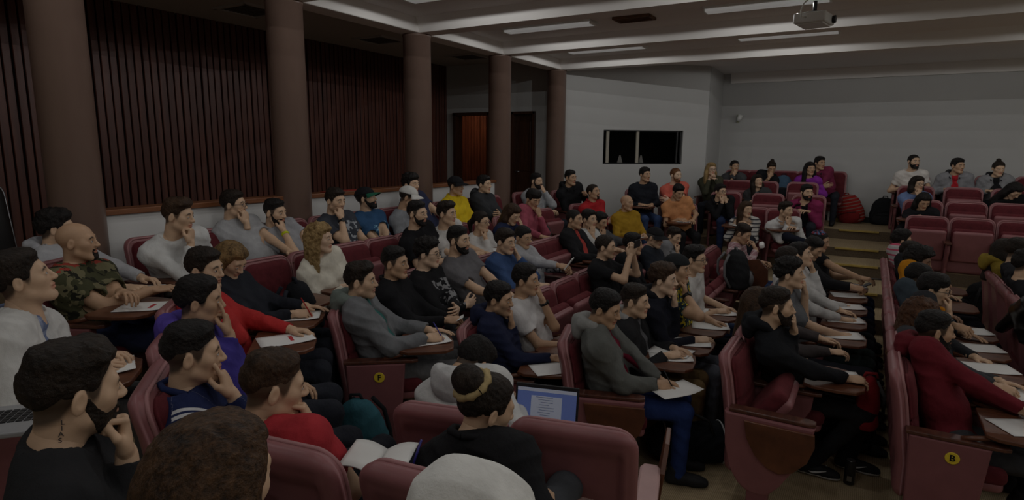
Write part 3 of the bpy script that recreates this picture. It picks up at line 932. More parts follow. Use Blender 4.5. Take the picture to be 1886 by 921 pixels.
        hh_ = X * ax_[0] + Y * ax_[1] + Z * ax_[2]; rr_ = np.sqrt(np.maximum(X * X + Y * Y + Z * Z - hh_ * hh_, 0))
        f.d = np.maximum(f.d, -np.maximum(rr_ - 0.088, (0.012 if not collar else 0.022) - hh_)).astype(np.float32)
        V, Q = f.mesh()
        at2 = None
        if pat == 'sleeves':
            a = np.full(len(V), 1.0)
            for q in (1, -1):
                ax = unit(elb[q] - shd[q]); n = unit(np.cross(ax, np.array((0, 1.0, 0.35))))
                r = V - shd[q]; t = r @ ax
                fa = unit(wri[q] - elb[q]); n2 = unit(np.cross(fa, np.array((0.3 * q, 0, 1.0))))
                upd = (r @ lat * q > -0.09) & (V[:, 2] > elb[q][2] - 0.02) & (t > -0.12)
                upv = unit(np.array((q * 0.5, -0.25, 0.9)))
                side = np.cross(ax, upv); side = unit(side)
                band = r @ side
                ok = upd & ((r - np.outer(t, ax)) @ upv > 0.0)
                a = np.where(ok, band, np.where(np.abs(a) >= 1.0, np.where(band < 0, -1.0, 1.0), a))
            at2 = {'band': a}
        return obj(name, np_mesh(name, V, Q, cloth(*c) if isinstance(c[0], tuple) else cloth(c), None, at2), root)
    pat = top[1] if isinstance(top[0], tuple) and len(top) > 1 else None
    garment('shirt', top, 0.010 if not jacket else 0.004, False, sleeve == 'short' and not jacket, pat, pid, (0.062 if collar is None else 0.058) * (1 if sex == 'm' else 0.95))
    if jacket:
        garment('jacket', jacket, 0.020, True, False, None, pid + 3, 0.074)
    if hood:
        f = SDF(nb - np.array((0.2, 0.25, 0.16)), nb + np.array((0.2, 0.16, 0.16)), hbt * 0.85)
        pts = [(-0.060, 0.085, -0.070), (-0.100, 0.0, 0.012), (-0.080, -0.065, 0.025), (0, -0.098, 0.026), (0.080, -0.065, 0.025), (0.100, 0.0, 0.012), (0.060, 0.085, -0.070)]
        rr = [0.012, 0.028, 0.039, 0.044, 0.039, 0.028, 0.012]
        for i in range(6): f.cone(nb + np.array(pts[i]), nb + np.array(pts[i + 1]), rr[i], rr[i + 1], 0.02)
        f.ell(nb + np.array((0, -0.105, -0.035)), (0.105, 0.048, 0.074), 0.05)
        wrinkle(f, 0.0025, pid + 5)
        V, Q = f.mesh(); obj('hood', np_mesh('hood', V, Q, cloth(*hood) if isinstance(hood[0], tuple) else cloth(hood)), root)
    if collar:
        b = MB()
        for q in (1, -1):
            n0 = nb + np.array((q * 0.012, 0.078, -0.012))
            pts = [nb + np.array((0, -0.070, 0.040)), nb + np.array((q * 0.055, -0.045, 0.038)), nb + np.array((q * 0.070, 0.01, 0.022)), nb + np.array((q * 0.050, 0.055, -0.002)), n0]
            b.tube(pts, [0.012, 0.013, 0.013, 0.011, 0.004], 8)
        b.build('collar', cloth(collar), root, smooth=True)
    # trousers
    f = SDF((-0.42, -0.2, -0.0), (0.42, 0.68, 0.80), max(hb * 1.15, 0.012))
    f.ell(pel + np.array((0, 0.0, 0.0)), (0.158 * bk, 0.125 * bk, 0.10), 0.04)
    for q in (1, -1):
        f.cone(hi[q], kn[q], 0.086 * bk, 0.066, 0.05); f.cone(kn[q], an[q] + np.array((0, 0, -0.02)), 0.062, 0.050, 0.03)
    wrinkle(f, 0.003, pid + 1)
    V, Q = f.mesh(); obj('trousers', np_mesh('trousers', V, Q, cloth(*pants) if isinstance(pants[0], tuple) else cloth(pants)), root)
    if shoes:
        for q in (1, -1):
            so = obj('shoe', SHOE_MESH[shoes if isinstance(shoes, str) else 'dark'], root)
            if legs == 'cross' and q == 1: so.location = Vector(an[q]) + Vector((-0.03, 0.0, -0.02)); so.rotation_euler = (0, 1.2, 0.3)
            else: so.location = (an[q][0], an[q][1], 0.0)
    # hair, beard, cap, glasses
    MHs = MH * hs
    def headpiece(name, V, Q, mat):
        return obj(name, np_mesh(name, H + V @ MHs.T, Q, mat), root)
    if hair:
        V, Q = hair_mesh(hair[0], hh * 1.15 if dist > 2.6 else 0.0036)
        if capc: V = V.copy(); cz = V[:, 2] > 0.045; V[cz] = V[cz] * np.array((0.93, 0.93, 0.8)) + np.array((0, 0, 0.009))
        headpiece('hair', V, Q, hair_mat(hair[1]))
    if beard:
        V, Q = beard_mesh(kind, beard, hh); headpiece('beard', V, Q, hair_mat(hair[1] if hair and hair[1] not in ('grey',) else 'dark'))
    if capc:
        f = SDF((-0.11, -0.14, -0.02), (0.11, 0.22, 0.16), 0.004 if dist < 6 else 0.006)
        f.ell((0, -0.014, 0.044), (0.089, 0.110, 0.088), 0)
        X, Y, Z = f.full(); f.d = np.maximum(f.d, 0.048 - 0.10 * (Y * 0 + np.clip(-Y - 0.05, 0, 1)) - Z).astype(np.float32)
        V, Q = f.mesh()
        R = np.eye(3) if capc[1] == 'fwd' else np.diag((-1.0, -1.0, 1.0))
        c0 = headpiece('cap', V if capc[1] == 'fwd' else V * np.array((1, 1, 1)), Q, cloth(capc[0]))
        b = MB()
        def brim(u, v):
            a = (u * 2 - 1) * 1.15; r = 0.085 + 0.085 * v * (0.55 + 0.45 * math.cos(a))
            p = Vector((r * math.sin(a) * (0.98), -0.012 + r * math.cos(a) + 0.01, 0.054 - 0.018 * v - 0.035 * (math.sin(a) ** 2) * v))
            return p
        b.grid(brim, 14, 6)
        me = b.mesh('cap_brim', cloth(capc[2] if len(capc) > 2 else capc[0]))
        for vv in me.vertices:
            q = R @ np.array(vv.co)
            vv.co = Vector(H + MHs @ q)
        bo = obj('cap_brim', me, c0); md = bo.modifiers.new('thick', 'SOLIDIFY'); md.thickness = 0.004
    if glasses:
        b = MB()
        for q in (1, -1):
            pts = [(q * 0.033 + 0.023 * math.cos(t), 0.103 - 0.006 * abs(math.cos(t)) * (1 if math.cos(t) * q > 0 else 0), 0.001 + 0.018 * math.sin(t)) for t in np.linspace(0, 2 * PI, 17)]
            b.tube(pts, 0.0019, 6, False)
            b.tube([(q * 0.056, 0.099, 0.006), (q * 0.073, 0.06, 0.006), (q * 0.078, -0.01, 0.004)], 0.0018, 6)
        b.tube([(-0.011, 0.104, 0.004), (0, 0.107, 0.006), (0.011, 0.104, 0.004)], 0.0016, 6)
        me = b.mesh('glasses', M_BLACK)
        for vv in me.vertices: vv.co = Vector(H + MHs @ np.array(vv.co))
        obj('glasses', me, root)
    PEOPLE[pid] = dict(root=root, H=H, MH=MH, hs=hs, nb=nb, shd=shd, elb=elb, wri=wri, short=short, rot=rot, floor=floor, hip=hip, toH=toH, chest=chest)
    return root

def shoe_mesh(name, up, sole, accent=None):
    f = SDF((-0.08, -0.12, -0.01), (0.08, 0.24, 0.16), 0.008)
    f.cone((0, -0.045, 0.045), (0, 0.02, 0.05), 0.040, 0.042, 0.03); f.cone((0, 0.02, 0.05), (0, 0.135, 0.035), 0.042, 0.036, 0.03)
    f.cone((0, 0.10, 0.034), (0.0, 0.165, 0.030), 0.042, 0.032, 0.02); f.cone((0, -0.03, 0.06), (0, -0.02, 0.105), 0.040, 0.046, 0.03)
    X, Y, Z = f.full(); f.d = smax(f.d, 0.004 - Z + 0 * X + 0 * Y, 0.01).astype(np.float32)
    V, Q = f.mesh()
    zc = V[Q].mean(1)[:, 2]
    return np_mesh(name, V, Q, [up, sole], (zc < 0.026).astype(int))
SHOE_MESH = {'dark': shoe_mesh('shoe', noisy('dark_shoe', (0.015, 0.015, 0.017), 0.1, 40, 0.6, 0.3), noisy('dark_sole', (0.02, 0.02, 0.02), 0.1, 40)),
             'white': shoe_mesh('shoe', noisy('black_shoe_mesh', (0.012, 0.012, 0.013), 0.1, 40, 0.7, 0.3), noisy('white_sole', (0.6, 0.6, 0.6), 0.05, 40))}
# ------------------------------------------------------------------ the room
Z_F, Z_G, Z_H = 0.18, 0.36, 0.53                    # tiers on the left
Z_T = {5: 0.17, 4: 0.335, 3: 0.50, 2: 0.665, 1: 0.83}  # tiers at the back
Z_BEAM, Z_CEIL, Z_SOFF, Z_CORR = 3.53, 3.70, 3.79, 0.75
X_COL, X_SLAT, Y_BACK, X_STAGE, Y_FRONT = -4.95, -7.62, 13.2, 6.0, -3.2

def slab(name, x0, x1, y0, y1, z0, z1, mat, bevel=0.0):
    b = MB(); b.box(((x0 + x1) / 2, (y0 + y1) / 2, (z0 + z1) / 2), (x1 - x0, y1 - y0, z1 - z0), None, bevel)
    return structure(b.build(name, mat))

slab('floor', X_SLAT - 0.2, X_STAGE, Y_FRONT, Y_BACK + 0.2, -0.15, 0.0, M_CARPET)

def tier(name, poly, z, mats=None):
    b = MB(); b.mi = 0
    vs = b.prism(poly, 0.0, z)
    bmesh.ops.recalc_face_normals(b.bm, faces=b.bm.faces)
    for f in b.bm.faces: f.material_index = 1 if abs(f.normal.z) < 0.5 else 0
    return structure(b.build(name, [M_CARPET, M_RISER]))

XL = -4.95
# each tier: outer boundary along the walls, inner boundary the riser line (back right -> corner -> left -> near right)
def ring(zname, z, inner):
    outer = [(5.2, Y_FRONT + 0.05), (XL, Y_FRONT + 0.05), (XL, 10.15), (-2.75, 12.1), (-2.9, Y_BACK), (5.2, Y_BACK)]
    tier(zname, inner + outer, z)
ring('floor_tier_1', Z_F, [(5.2, 8.2), (-1.95, 8.2), (-2.52, 7.9), (-2.52, 3.25), (-2.05, 2.8), (5.2, 2.8)])
ring('floor_tier_2', Z_G, [(5.2, 8.85), (-2.3, 8.85), (-3.36, 8.2), (-3.36, 3.0), (-2.95, 2.6), (-1.95, 1.93), (5.2, 1.93)])
ring('floor_tier_3', Z_H, [(5.2, 9.95), (-2.75, 9.95), (-4.14, 8.65), (-4.14, 2.75), (-3.62, 2.36), (-2.5, 1.05), (-1.9, 0.78), (5.2, 0.80)])
for k, y in ((2, 10.68), (1, 11.75)):
    tier('floor_back_tier_%d' % k, [(-2.72 if k == 2 else -2.8, y), (5.2, y), (5.2, Y_BACK), (-2.9, Y_BACK)], Z_T[k])
# yellow nosings on the aisle steps
for k, (y, z) in enumerate(((11.75, Z_T[1]), (10.68, Z_T[2]), (9.95, Z_H), (8.85, Z_G), (8.2, Z_F))):
    x0, x1 = (-0.36, 0.24) if k < 4 else (-0.1, 0.14)
    tag(boxmesh('step_nosing', (0, 0, 0), (x1 - x0, 0.045, 0.03), M_NOSING, None, 0.006, ((x0 + x1) / 2, y - 0.005, z - 0.010)),
        'yellow edging strip on the %s step of the back aisle' % ('top', 'second', 'third', 'fourth', 'lowest')[k], 'step edging', 'yellow edging strips on the back aisle steps')
b = MB()
q4 = [tuple(on_z(u, v, Z_F + 0.002)) for u, v in ((627, 771), (650, 769), (684, 833), (655, 834))]
b.bm.faces.new([b.bm.verts.new(p) for p in q4]); o = b.build('floor_strip', M_TAPE); md = o.modifiers.new('thick', 'SOLIDIFY'); md.thickness = 0.004; md.offset = 1
tag(o, 'yellow strip on the carpet beside the teal backpack', 'floor strip')

# walls
b = MB(); n = 0
y = Y_FRONT
while y < 10.2:
    w = 0.072 + 0.004 * math.sin(n * 1.7)
    b.box((0.012 + 0.004 * math.sin(n * 2.3), y + 0.045, 2.2), (0.03, w, 3.3), None, 0.004, 1); y += 0.092; n += 1
b.mi = 1; b.box((-0.05, (Y_FRONT + 10.2) / 2, 2.2), (0.06, 10.2 - Y_FRONT, 3.4))
structure(b.build('wall_left', [M_SLAT, M_BACKING], None, (X_SLAT, 0, 0)))
slab('floor_corridor', X_SLAT, XL, Y_FRONT, 10.3, 0.0, Z_CORR, M_CARPET)
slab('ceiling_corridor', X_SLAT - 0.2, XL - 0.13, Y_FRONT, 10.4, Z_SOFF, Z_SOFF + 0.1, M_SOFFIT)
slab('ceiling', XL - 0.13, X_STAGE, Y_FRONT, Y_BACK + 0.2, Z_CEIL, Z_CEIL + 0.2, M_CEIL)
b = MB(); b.box((XL, (Y_FRONT + 10.06) / 2, (Z_BEAM + Z_SOFF + 0.1) / 2), (0.27, 10.06 - Y_FRONT, Z_SOFF + 0.1 - Z_BEAM), None, 0.012)
structure(b.build('ceiling_beam_long', M_BEAM))
BEAMS = [-1.7, 0.22, 2.15, 4.08, 6.05, 8.0, 9.93]
for k, y in enumerate(BEAMS):
    b = MB()
    # a beam with sloped sides
    prof = [(-0.12, Z_BEAM), (0.12, Z_BEAM), (0.19, Z_CEIL + 0.02), (-0.19, Z_CEIL + 0.02)]
    b.prism(prof, XL + 0.1, X_STAGE, Matrix(((0, 0, 1, 0), (1, 0, 0, y), (0, 1, 0, 0), (0, 0, 0, 1))))
    structure(b.build('ceiling_beam_%d' % (k + 1), M_BEAM))
# corridor end wall with the open doorway and a closed door
YB = 10.2
def wall_with_hole(name, mat, length, z0, z1, holes, thick, loc, rz):
    """wall along local x from 0 to length; holes: (x0, x1, z0, z1)"""
    b = MB(); x = 0.0
    for (a, c, d, e) in sorted(holes):
        b.box(((x + a) / 2, thick / 2, (z0 + z1) / 2), (a - x, thick, z1 - z0))
        if d > z0: b.box(((a + c) / 2, thick / 2, (z0 + d) / 2), (c - a, thick, d - z0))
        if e < z1: b.box(((a + c) / 2, thick / 2, (e + z1) / 2), (c - a, thick, z1 - e))
        x = c
    b.box(((x + length) / 2, thick / 2, (z0 + z1) / 2), (length - x, thick, z1 - z0))
    return structure(b.build(name, mat, None, loc, (0, 0, rz)))
wall_with_hole('wall_corridor_end', M_WALL, XL + 0.05 - X_SLAT, 0.0, Z_SOFF, [(0.24, 1.10, Z_CORR, 2.85), (1.59, 2.11, Z_CORR, 2.85)], 0.15, (X_SLAT, YB, 0), 0)
# open doorway: dark frame
b = MB()
for x0 in (0.24, 1.06): b.box((x0 + 0.03, 0.05, (Z_CORR + 2.85) / 2), (0.07, 0.22, 2.85 - Z_CORR), None, 0.004)
b.box((0.67, 0.05, 2.83), (0.9, 0.22, 0.06), None, 0.004)
structure(b.build('door_1', M_DOOR, None, (X_SLAT, YB - 0.01, 0)))
b = MB(); b.box((0.43, 0.025, 1.03), (0.80, 0.04, 2.05), None, 0.004)
for zz, hh in ((0.55, 0.75), (1.5, 0.85)): b.box((0.43, 0.0, zz), (0.55, 0.02, hh), None, 0.008)
leaf = structure(b.build('door_1_leaf', M_DOOR, None, (X_SLAT + 0.27, YB + 0.17, Z_CORR), (0, 0, 2.75)))
# closed panelled door
b = MB(); cx0 = 1.59
for x0 in (cx0, cx0 + 0.47): b.box((x0 + 0.025, 0.06, (Z_CORR + 2.85) / 2), (0.055, 0.2, 2.85 - Z_CORR), None, 0.004)
b.box((cx0 + 0.26, 0.06, 2.83), (0.52, 0.2, 0.05), None, 0.004)
b.box((cx0 + 0.26, 0.09, (Z_CORR + 2.8) / 2), (0.42, 0.04, 2.8 - Z_CORR))
for zz, hh in ((1.25, 0.7), (2.2, 0.95)):
    b.box((cx0 + 0.26, 0.066, zz), (0.27, 0.02, hh), None, 0.009)
dr = structure(b.build('door_2', M_DOOR, None, (X_SLAT, YB - 0.01, 0)))
b = MB(); b.tube([(0, 0, 0), (0, -0.05, 0)], 0.012); b.tube([(0, -0.05, 0), (0.08, -0.05, 0)], 0.009); b.build('door_handle', M_METAL, dr, (cx0 + 0.09, 0.06, 1.72))
# little lobby beyond the doorway with a red wood wall
b = MB()
for k in range(46): b.box((-9.7 + k * 0.085, 12.0, 2.0), (0.07, 0.03, 2.6), None, 0.004, 1)
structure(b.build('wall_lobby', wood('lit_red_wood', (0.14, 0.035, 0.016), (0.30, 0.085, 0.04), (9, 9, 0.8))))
slab('wall_lobby_side', -9.8, -9.7, YB + 0.15, 12.2, 0, 3.8, M_WALL)
slab('floor_lobby', -9.8, -5.6, YB + 0.1, 12.2, 0.5, Z_CORR, M_CARPET)
slab('ceiling_lobby', -9.8, -5.6, YB + 0.15, 12.2, 3.2, 3.3, M_SOFFIT)
slab('wall_lobby_far', -9.8, -5.6, 12.03, 12.2, 0, 3.8, M_BACKING)
slab('wall_lobby_right', -5.7, -5.6, YB + 0.15, 12.2, 0, 3.8, M_WALL)
lb = empty('lobby_lamp', (-7.9, 11.2, 3.2)); tag(lb, 'ceiling lamp in the lobby beyond the open doorway', 'lamp')
b = MB(); b.box((0, 0, -0.02), (0.5, 0.3, 0.04), None, 0.005); b.build('lamp_diffuser', emit_mat('lobby_lamp_glow', (1, 0.85, 0.65), 70.0), lb)
# projection booth wall, angled, with its window
ang = math.radians(38); A0 = np.array((-4.95, 10.08))
dvec = np.array((math.cos(ang), math.sin(ang))); nrm = np.array((-dvec[1], dvec[0]))
def hit_booth(u, v):
    r = ray(u, v); t = (A0 @ nrm) / (r[:2] @ nrm); p = r * t
    return (p[:2] - A0) @ dvec, p[2] + EYE, t
wl_, _, _ = hit_booth(1111, 270); wr_, _, _ = hit_booth(1257, 270)
zt_ = 2.515; zb_ = 1.885
blen = hit_booth(1305, 200)[0]
wall_with_hole('wall_booth', M_WALL, blen, 0.0, Z_CEIL, [(wl_, wr_, zb_, zt_)], 0.16, (A0[0], A0[1], 0), ang)
B1 = A0 + dvec * blen
b = MB(); L2 = Y_BACK - B1[1] - 0.05
b.box((0, L2 / 2, Z_CEIL / 2), (0.14, L2, Z_CEIL))
structure(b.build('wall_booth_return', M_WALL, None, (B1[0] - 0.075, B1[1] + 0.10, 0), (0, 0, 0.03)))
win = structure(empty('window_1', (A0[0], A0[1], 0), ang))
M_ALU = noisy('beige_aluminium', (0.34, 0.31, 0.25), 0.05, 20, 0.45, 0.5, 0)
b = MB(); ww = wr_ - wl_
for xx in (wl_ + 0.10, wl_ + 0.44 * ww): b.box((xx, 0.08, (zb_ + zt_) / 2), (0.055, 0.05, zt_ - zb_ - 0.01), None, 0.004)
b.build('window_frame', M_ALU, win)
b = MB(); b.mi = 0
for xx in (wr_ - 0.02, wr_ - 0.09): b.box((xx, 0.08, (zb_ + zt_) / 2), (0.03, 0.06, zt_ - zb_ - 0.01), None, 0.004)
for zz in (zb_ + 0.012, zt_ - 0.012): b.box(((wl_ + wr_) / 2, 0.08, zz), (ww, 0.06, 0.022), None, 0.003)
b.build('sliding_track', M_BLACK, win)
b = MB(); b.box(((wl_ + wr_) / 2, 0.095, (zb_ + zt_) / 2), (ww - 0.02, 0.006, zt_ - zb_ - 0.04)); b.build('pane', M_GLASS, win)
b = MB()
b.box(((wl_ + wr_) / 2, 0.9, (zb_ + zt_) / 2), (2.4, 0.05, 1.8)); b.box(((wl_ + wr_) / 2 - 1.1, 0.55, 2.2), (0.05, 0.75, 1.8)); b.box(((wl_ + wr_) / 2 + 1.0, 0.55, 2.2), (0.05, 0.75, 1.8))
b.box(((wl_ + wr_) / 2, 0.55, 1.3), (2.4, 0.75, 0.05)); b.box(((wl_ + wr_) / 2, 0.55, 3.1), (2.4, 0.75, 0.05))
structure(b.build('wall_booth_inside', noisy('dark_booth', (0.02, 0.02, 0.021), 0.1, 5), None, (A0[0], A0[1], 0), (0, 0, ang)))
for k, xx in enumerate((wl_ + 0.26 * ww, wl_ + 0.53 * ww)):
    b = MB(); b.prism([(-0.055, 0), (0.055, 0), (0.012, 0.16), (-0.008, 0.16)], -0.012, 0.012, Matrix.Rotation(PI / 2, 4, 'X'))
    o = b.build('paper_cone', M_PAPER, None, (A0[0] + dvec[0] * xx + nrm[0] * 0.24, A0[1] + dvec[1] * xx + nrm[1] * 0.24, zb_ + 0.005), (0, 0, ang))
    tag(o, ('left' if k == 0 else 'right') + ' of two pale pointed stands behind the booth window', 'stand', 'pale pointed stands behind the booth window')
b = MB(); b.box(((wl_ + wr_) / 2, 0.24, -0.02), (ww + 0.3, 0.20, 0.04)); structure(b.build('window_1_sill', noisy('dark_booth', (0.02, 0.02, 0.021)), None, (A0[0], A0[1], zb_), (0, 0, ang)))
# other walls
slab('wall_back', -3.3, X_STAGE, Y_BACK, Y_BACK + 0.2, 0, Z_CEIL, M_WALL)
slab('trim_1', -2.6, X_STAGE, Y_BACK - 0.05, Y_BACK, 3.50, Z_CEIL, M_BEAM)
slab('baseboard_back', -2.6, X_STAGE, Y_BACK - 0.02, Y_BACK, Z_T[1], Z_T[1] + 0.10, M_BLACK)
slab('wall_right', X_STAGE, X_STAGE + 0.2, Y_FRONT, Y_BACK, 0, Z_CEIL, M_WALL)
slab('wall_front', X_SLAT, X_STAGE, Y_FRONT - 0.2, Y_FRONT, 0, Z_SOFF, M_WALL)
# parapet and its wooden cap
slab('wall_parapet', XL - 0.08, XL + 0.02, 2.15, 8.0, 0, 1.645, M_PARAPET)
slab('trim_2', XL - 0.14, XL + 0.05, 2.15, 8.02, 1.645, 1.69, M_CAPWOOD, 0.006)
# columns
for k, yy in enumerate((2.15, 4.08, 6.05, 8.0, 9.93)):
    b = MB(); b.lathe([(0.172, 0.0), (0.172, 0.3), (0.170, Z_BEAM - 0.03), (0.176, Z_BEAM - 0.028), (0.176, Z_BEAM)], 40)
    structure(b.build('column_%d' % (k + 1), M_COLUMN, None, (XL, yy, 0)))

# ------------------------------------------------------------------ ceiling things
FULL = [(-3.65, y) for y in (9.0, 7.05, 5.1)] + [(-1.1, y) for y in (9.0, 7.05)]
REST = [(-1.1, 5.1)] + [(x, y) for x in (2.65, 5.1) for y in (9.0, 7.05, 5.1)] + [(x, 10.42) for x in (-1.1, 1.2, 3.5)] + [(x, y) for x in (-3.65, -1.1, 1.45, 4.0) for y in (3.15, 1.2, -0.75)]  # unseen lamps; rear bay and far right ones added for their light
LAMP_TXT = ['ceiling light in the bay nearest the booth wall, left lamp', 'wide ceiling light left of the brown air vent', 'ceiling light at the top edge near the second column',
            'ceiling light in the bay nearest the back wall, right lamp', 'ceiling light beside the white projector']
lm = None
for k, (x, y) in enumerate(FULL + REST):
    t = empty('ceiling_light', (x, y, Z_CEIL))
    tag(t, LAMP_TXT[k] if k < 5 else 'long white ceiling light hidden behind a beam or beyond the frame', 'ceiling light', 'fluorescent ceiling lights')
    if lm is None:
        b = MB(); b.box((0, 0, -0.012), (1.24, 0.24, 0.025), None, 0.004)
        for s in (-1, 1): b.box((s * 0.61, 0, -0.03), (0.02, 0.19, 0.045), None, 0.004)
        lm = b.mesh('light_housing', M_WHITEPL)
        b = MB(); b.prism([(-0.09, -0.018), (0.09, -0.018), (0.075, -0.050), (-0.075, -0.050)], -0.6, 0.6, Matrix(((0, 0, 1, 0), (1, 0, 0, 0), (0, 1, 0, 0), (0, 0, 0, 1))), 0.008)
        lm2 = b.mesh('light_diffuser', M_LAMP)
    obj('housing', lm, t); obj('diffuser', lm2, t)
    for s in (-1, 1):
        ld = bpy.data.lights.new('lamp_light', 'SPOT'); ld.energy = LAMP_WATTS; ld.color = LAMP_COLOR[:3]
        ld.spot_size = math.radians(179); ld.spot_blend = 0.05; ld.shadow_soft_size = 0.0
        obj('lamp_light', ld, t, (s * 0.32, 0, -0.056))
# projector
pr = empty('projector', (-0.62, 7.0, 3.47)); pr.rotation_euler = (0, 0, math.radians(80))
tag(pr, 'white ceiling projector hanging from a bracket', 'projector')
b = MB(); b.box((0, 0, 0), (0.36, 0.30, 0.10), None, 0.018, 3); b.box((0.0, 0, -0.055), (0.30, 0.24, 0.012), None, 0.004); b.build('body', M_WHITEPL, pr)
b = MB(); b.lathe([(0.035, 0), (0.038, 0.03), (0.026, 0.032)], 20, Matrix.Translation((0.09, -0.148, 0)) @ Matrix.Rotation(PI / 2, 4, 'X')); b.build('lens', M_BLACK, pr)
b = MB(); b.tube([(0, 0, 0.05), (0, 0, 0.25)], 0.02, 12); b.box((0, 0, 0.06), (0.2, 0.16, 0.014), None, 0.003)
for sx in (-1, 1):
    for sy in (-1, 1): b.tube([(sx * 0.03, sy * 0.03, 0.07), (sx * 0.11, sy * 0.09, 0.05)], 0.008)
b.build('bracket', M_BLACK, pr)
b = MB(); b.tube([(-0.18, 0.03, 0.0), (-0.25, 0.05, 0.0), (-0.28, 0.05, 0.05), (-0.24, 0.04, 0.12), (-0.1, 0.02, 0.2), (-0.02, 0, 0.23)], 0.007, 8); b.build('cable', M_WHITEPL, pr)
b = MB()
for k in range(9): b.box((0.181, -0.1 + k * 0.025, 0), (0.003, 0.012, 0.05))
b.build('grille', M_METAL, pr)
# brown air vent in the ceiling
vt = empty('air_vent', (-2.55, 7.12, Z_CEIL)); tag(vt, 'brown louvred air vent in the white ceiling', 'air vent')
M_RUST = noisy('rusty_brown', (0.13, 0.07, 0.04), 0.3, 14)
b = MB()
for s in (-1, 1): b.box((s * 0.21, 0, -0.015), (0.03, 0.26, 0.03), None, 0.003); b.box((0, s * 0.12, -0.015), (0.45, 0.03, 0.03), None, 0.003)
b.build('frame', M_RUST, vt)
b = MB()
for k in range(8): b.box((0, -0.1 + k * 0.028, -0.008), (0.4, 0.012, 0.012), Matrix.Identity(4))
b.build('louvre', M_RUST, vt)
# square hatches in the corridor soffit
for k, (u, v) in enumerate(((462, 18), (700, 73), (862, 104))):
    p = on_z(u, v, Z_SOFF)
    h = empty('ceiling_vent', (p[0], p[1], Z_SOFF))
    tag(h, 'square vent in the shadowed corridor ceiling, %s column' % ('left of the second', 'left of the third', 'left of the fourth')[k], 'air vent', 'square vents in the corridor ceiling')
    b = MB()
    for s in (-1, 1): b.box((s * 0.28, 0, -0.01), (0.05, 0.6, 0.025), None, 0.003); b.box((0, s * 0.28, -0.01), (0.6, 0.05, 0.025), None, 0.003)
    b.build('frame', M_SOFFIT, h)
    b = MB()
    for q in range(9): b.box((0, -0.22 + q * 0.055, -0.006), (0.5, 0.03, 0.01))
    b.build('louvre', noisy('dark_louvre', (0.12, 0.11, 0.10)), h)
# small brackets where conduits cross the ceiling, wall lamp on the back wall
p = on_y(1360, 219, Y_BACK)
wlmp = empty('wall_sconce', (p[0], Y_BACK - 0.01, p[2])); tag(wlmp, 'small pale sconce on the white back wall above the audience', 'wall lamp')
b = MB(); b.box((0, -0.02, 0), (0.05, 0.04, 0.16), None, 0.012); b.build('backplate', noisy('greenish_white', (0.42, 0.43, 0.30), 0.1, 20), wlmp)
b = MB(); b.lathe([(0.03, -0.05), (0.045, 0.0), (0.05, 0.08)], 16, Matrix.Translation((0.03, -0.07, 0.0)) @ Matrix.Rotation(0.35, 4, 'Y')); b.build('shade', M_WHITEPL, wlmp)
# conduits on the ceiling with box brackets
for k, y in enumerate((10.9, 8.75)):
    b = MB(); b.tube([(-1.2 if k == 0 else 0.2, y, Z_CEIL - 0.022), (5.6, y, Z_CEIL - 0.022)], 0.018, 8)
    for xx in (0.3, 2.2, 3.6): b.box((xx, y, Z_CEIL - 0.026), (0.05, 0.08, 0.05), None, 0.006)
    tag(b.build('conduit', M_BEAM), ('thin conduit along the ceiling before the back wall', 'thin conduit along the ceiling right of the projector')[k], 'conduit', 'conduits on the ceiling')
# ------------------------------------------------------------------ auditorium chairs (local: +y forward, origin on the floor under the seat)
def lens_panel(zs, W, rtop, rbot, yc, T, cols=22, push=None, pw=6):
    z0, z1 = zs[0], zs[-1]
    P = []; 
    for side in (1, -1):
        rows = []
        for z in zs:
            w = W
            if z > z1 - rtop: w = W - rtop + math.sqrt(max(rtop ** 2 - (z - (z1 - rtop)) ** 2, 0))
            if z < z0 + rbot: w = W - rbot + math.sqrt(max(rbot ** 2 - ((z0 + rbot) - z) ** 2, 0))
            tz = min((z - z0) / 0.03, (z1 - z) / 0.03, 1.0); tz = max(tz, 0.0) ** 0.5
            row = []
            for i in range(cols + 1):
                s = math.sin((i / cols * 2 - 1) * PI / 2)
                t = T * (max(1 - abs(s) ** pw, 0)) ** 0.5 * tz
                y = yc(z) + side * t
                if push: y += push(s * w, z, side) * (1 if 0 < i < cols else 0)
                row.append((s * w, y, z))
            rows.append(row)
        P.append(rows)
    nr, nc = len(zs), cols + 1
    V = np.array([p for rows in P for row in rows for p in row])
    Q = []
    for s in (0, 1):
        for r in range(nr - 1):
            for c in range(nc - 1):
                k = s * nr * nc + r * nc + c
                q = (k, k + 1, k + nc + 1, k + nc)
                Q.append(q[::-1] if s == 0 else q)
    # close rims
    def rim(a, b): Q.append((a, b, b + nr * nc, a + nr * nc))
    for r in range(nr - 1):
        rim(r * nc, (r + 1) * nc); rim((r + 1) * nc + nc - 1, r * nc + nc - 1)
    for c in range(nc - 1):
        rim(c + 1, c); rim((nr - 1) * nc + c, (nr - 1) * nc + c + 1)
    return V, np.array(Q)

def zsamples(z0, z1, n=16, e=0.09):
    a = [z0 + e * (1 - math.cos(t)) for t in np.linspace(0, PI / 2, 6)]
    b = list(np.linspace(z0 + e, z1 - e, n))[1:-1]
    c = [z1 - e * (1 - math.sin(t)) for t in np.linspace(0, PI / 2, 8)]
    return a + b + c

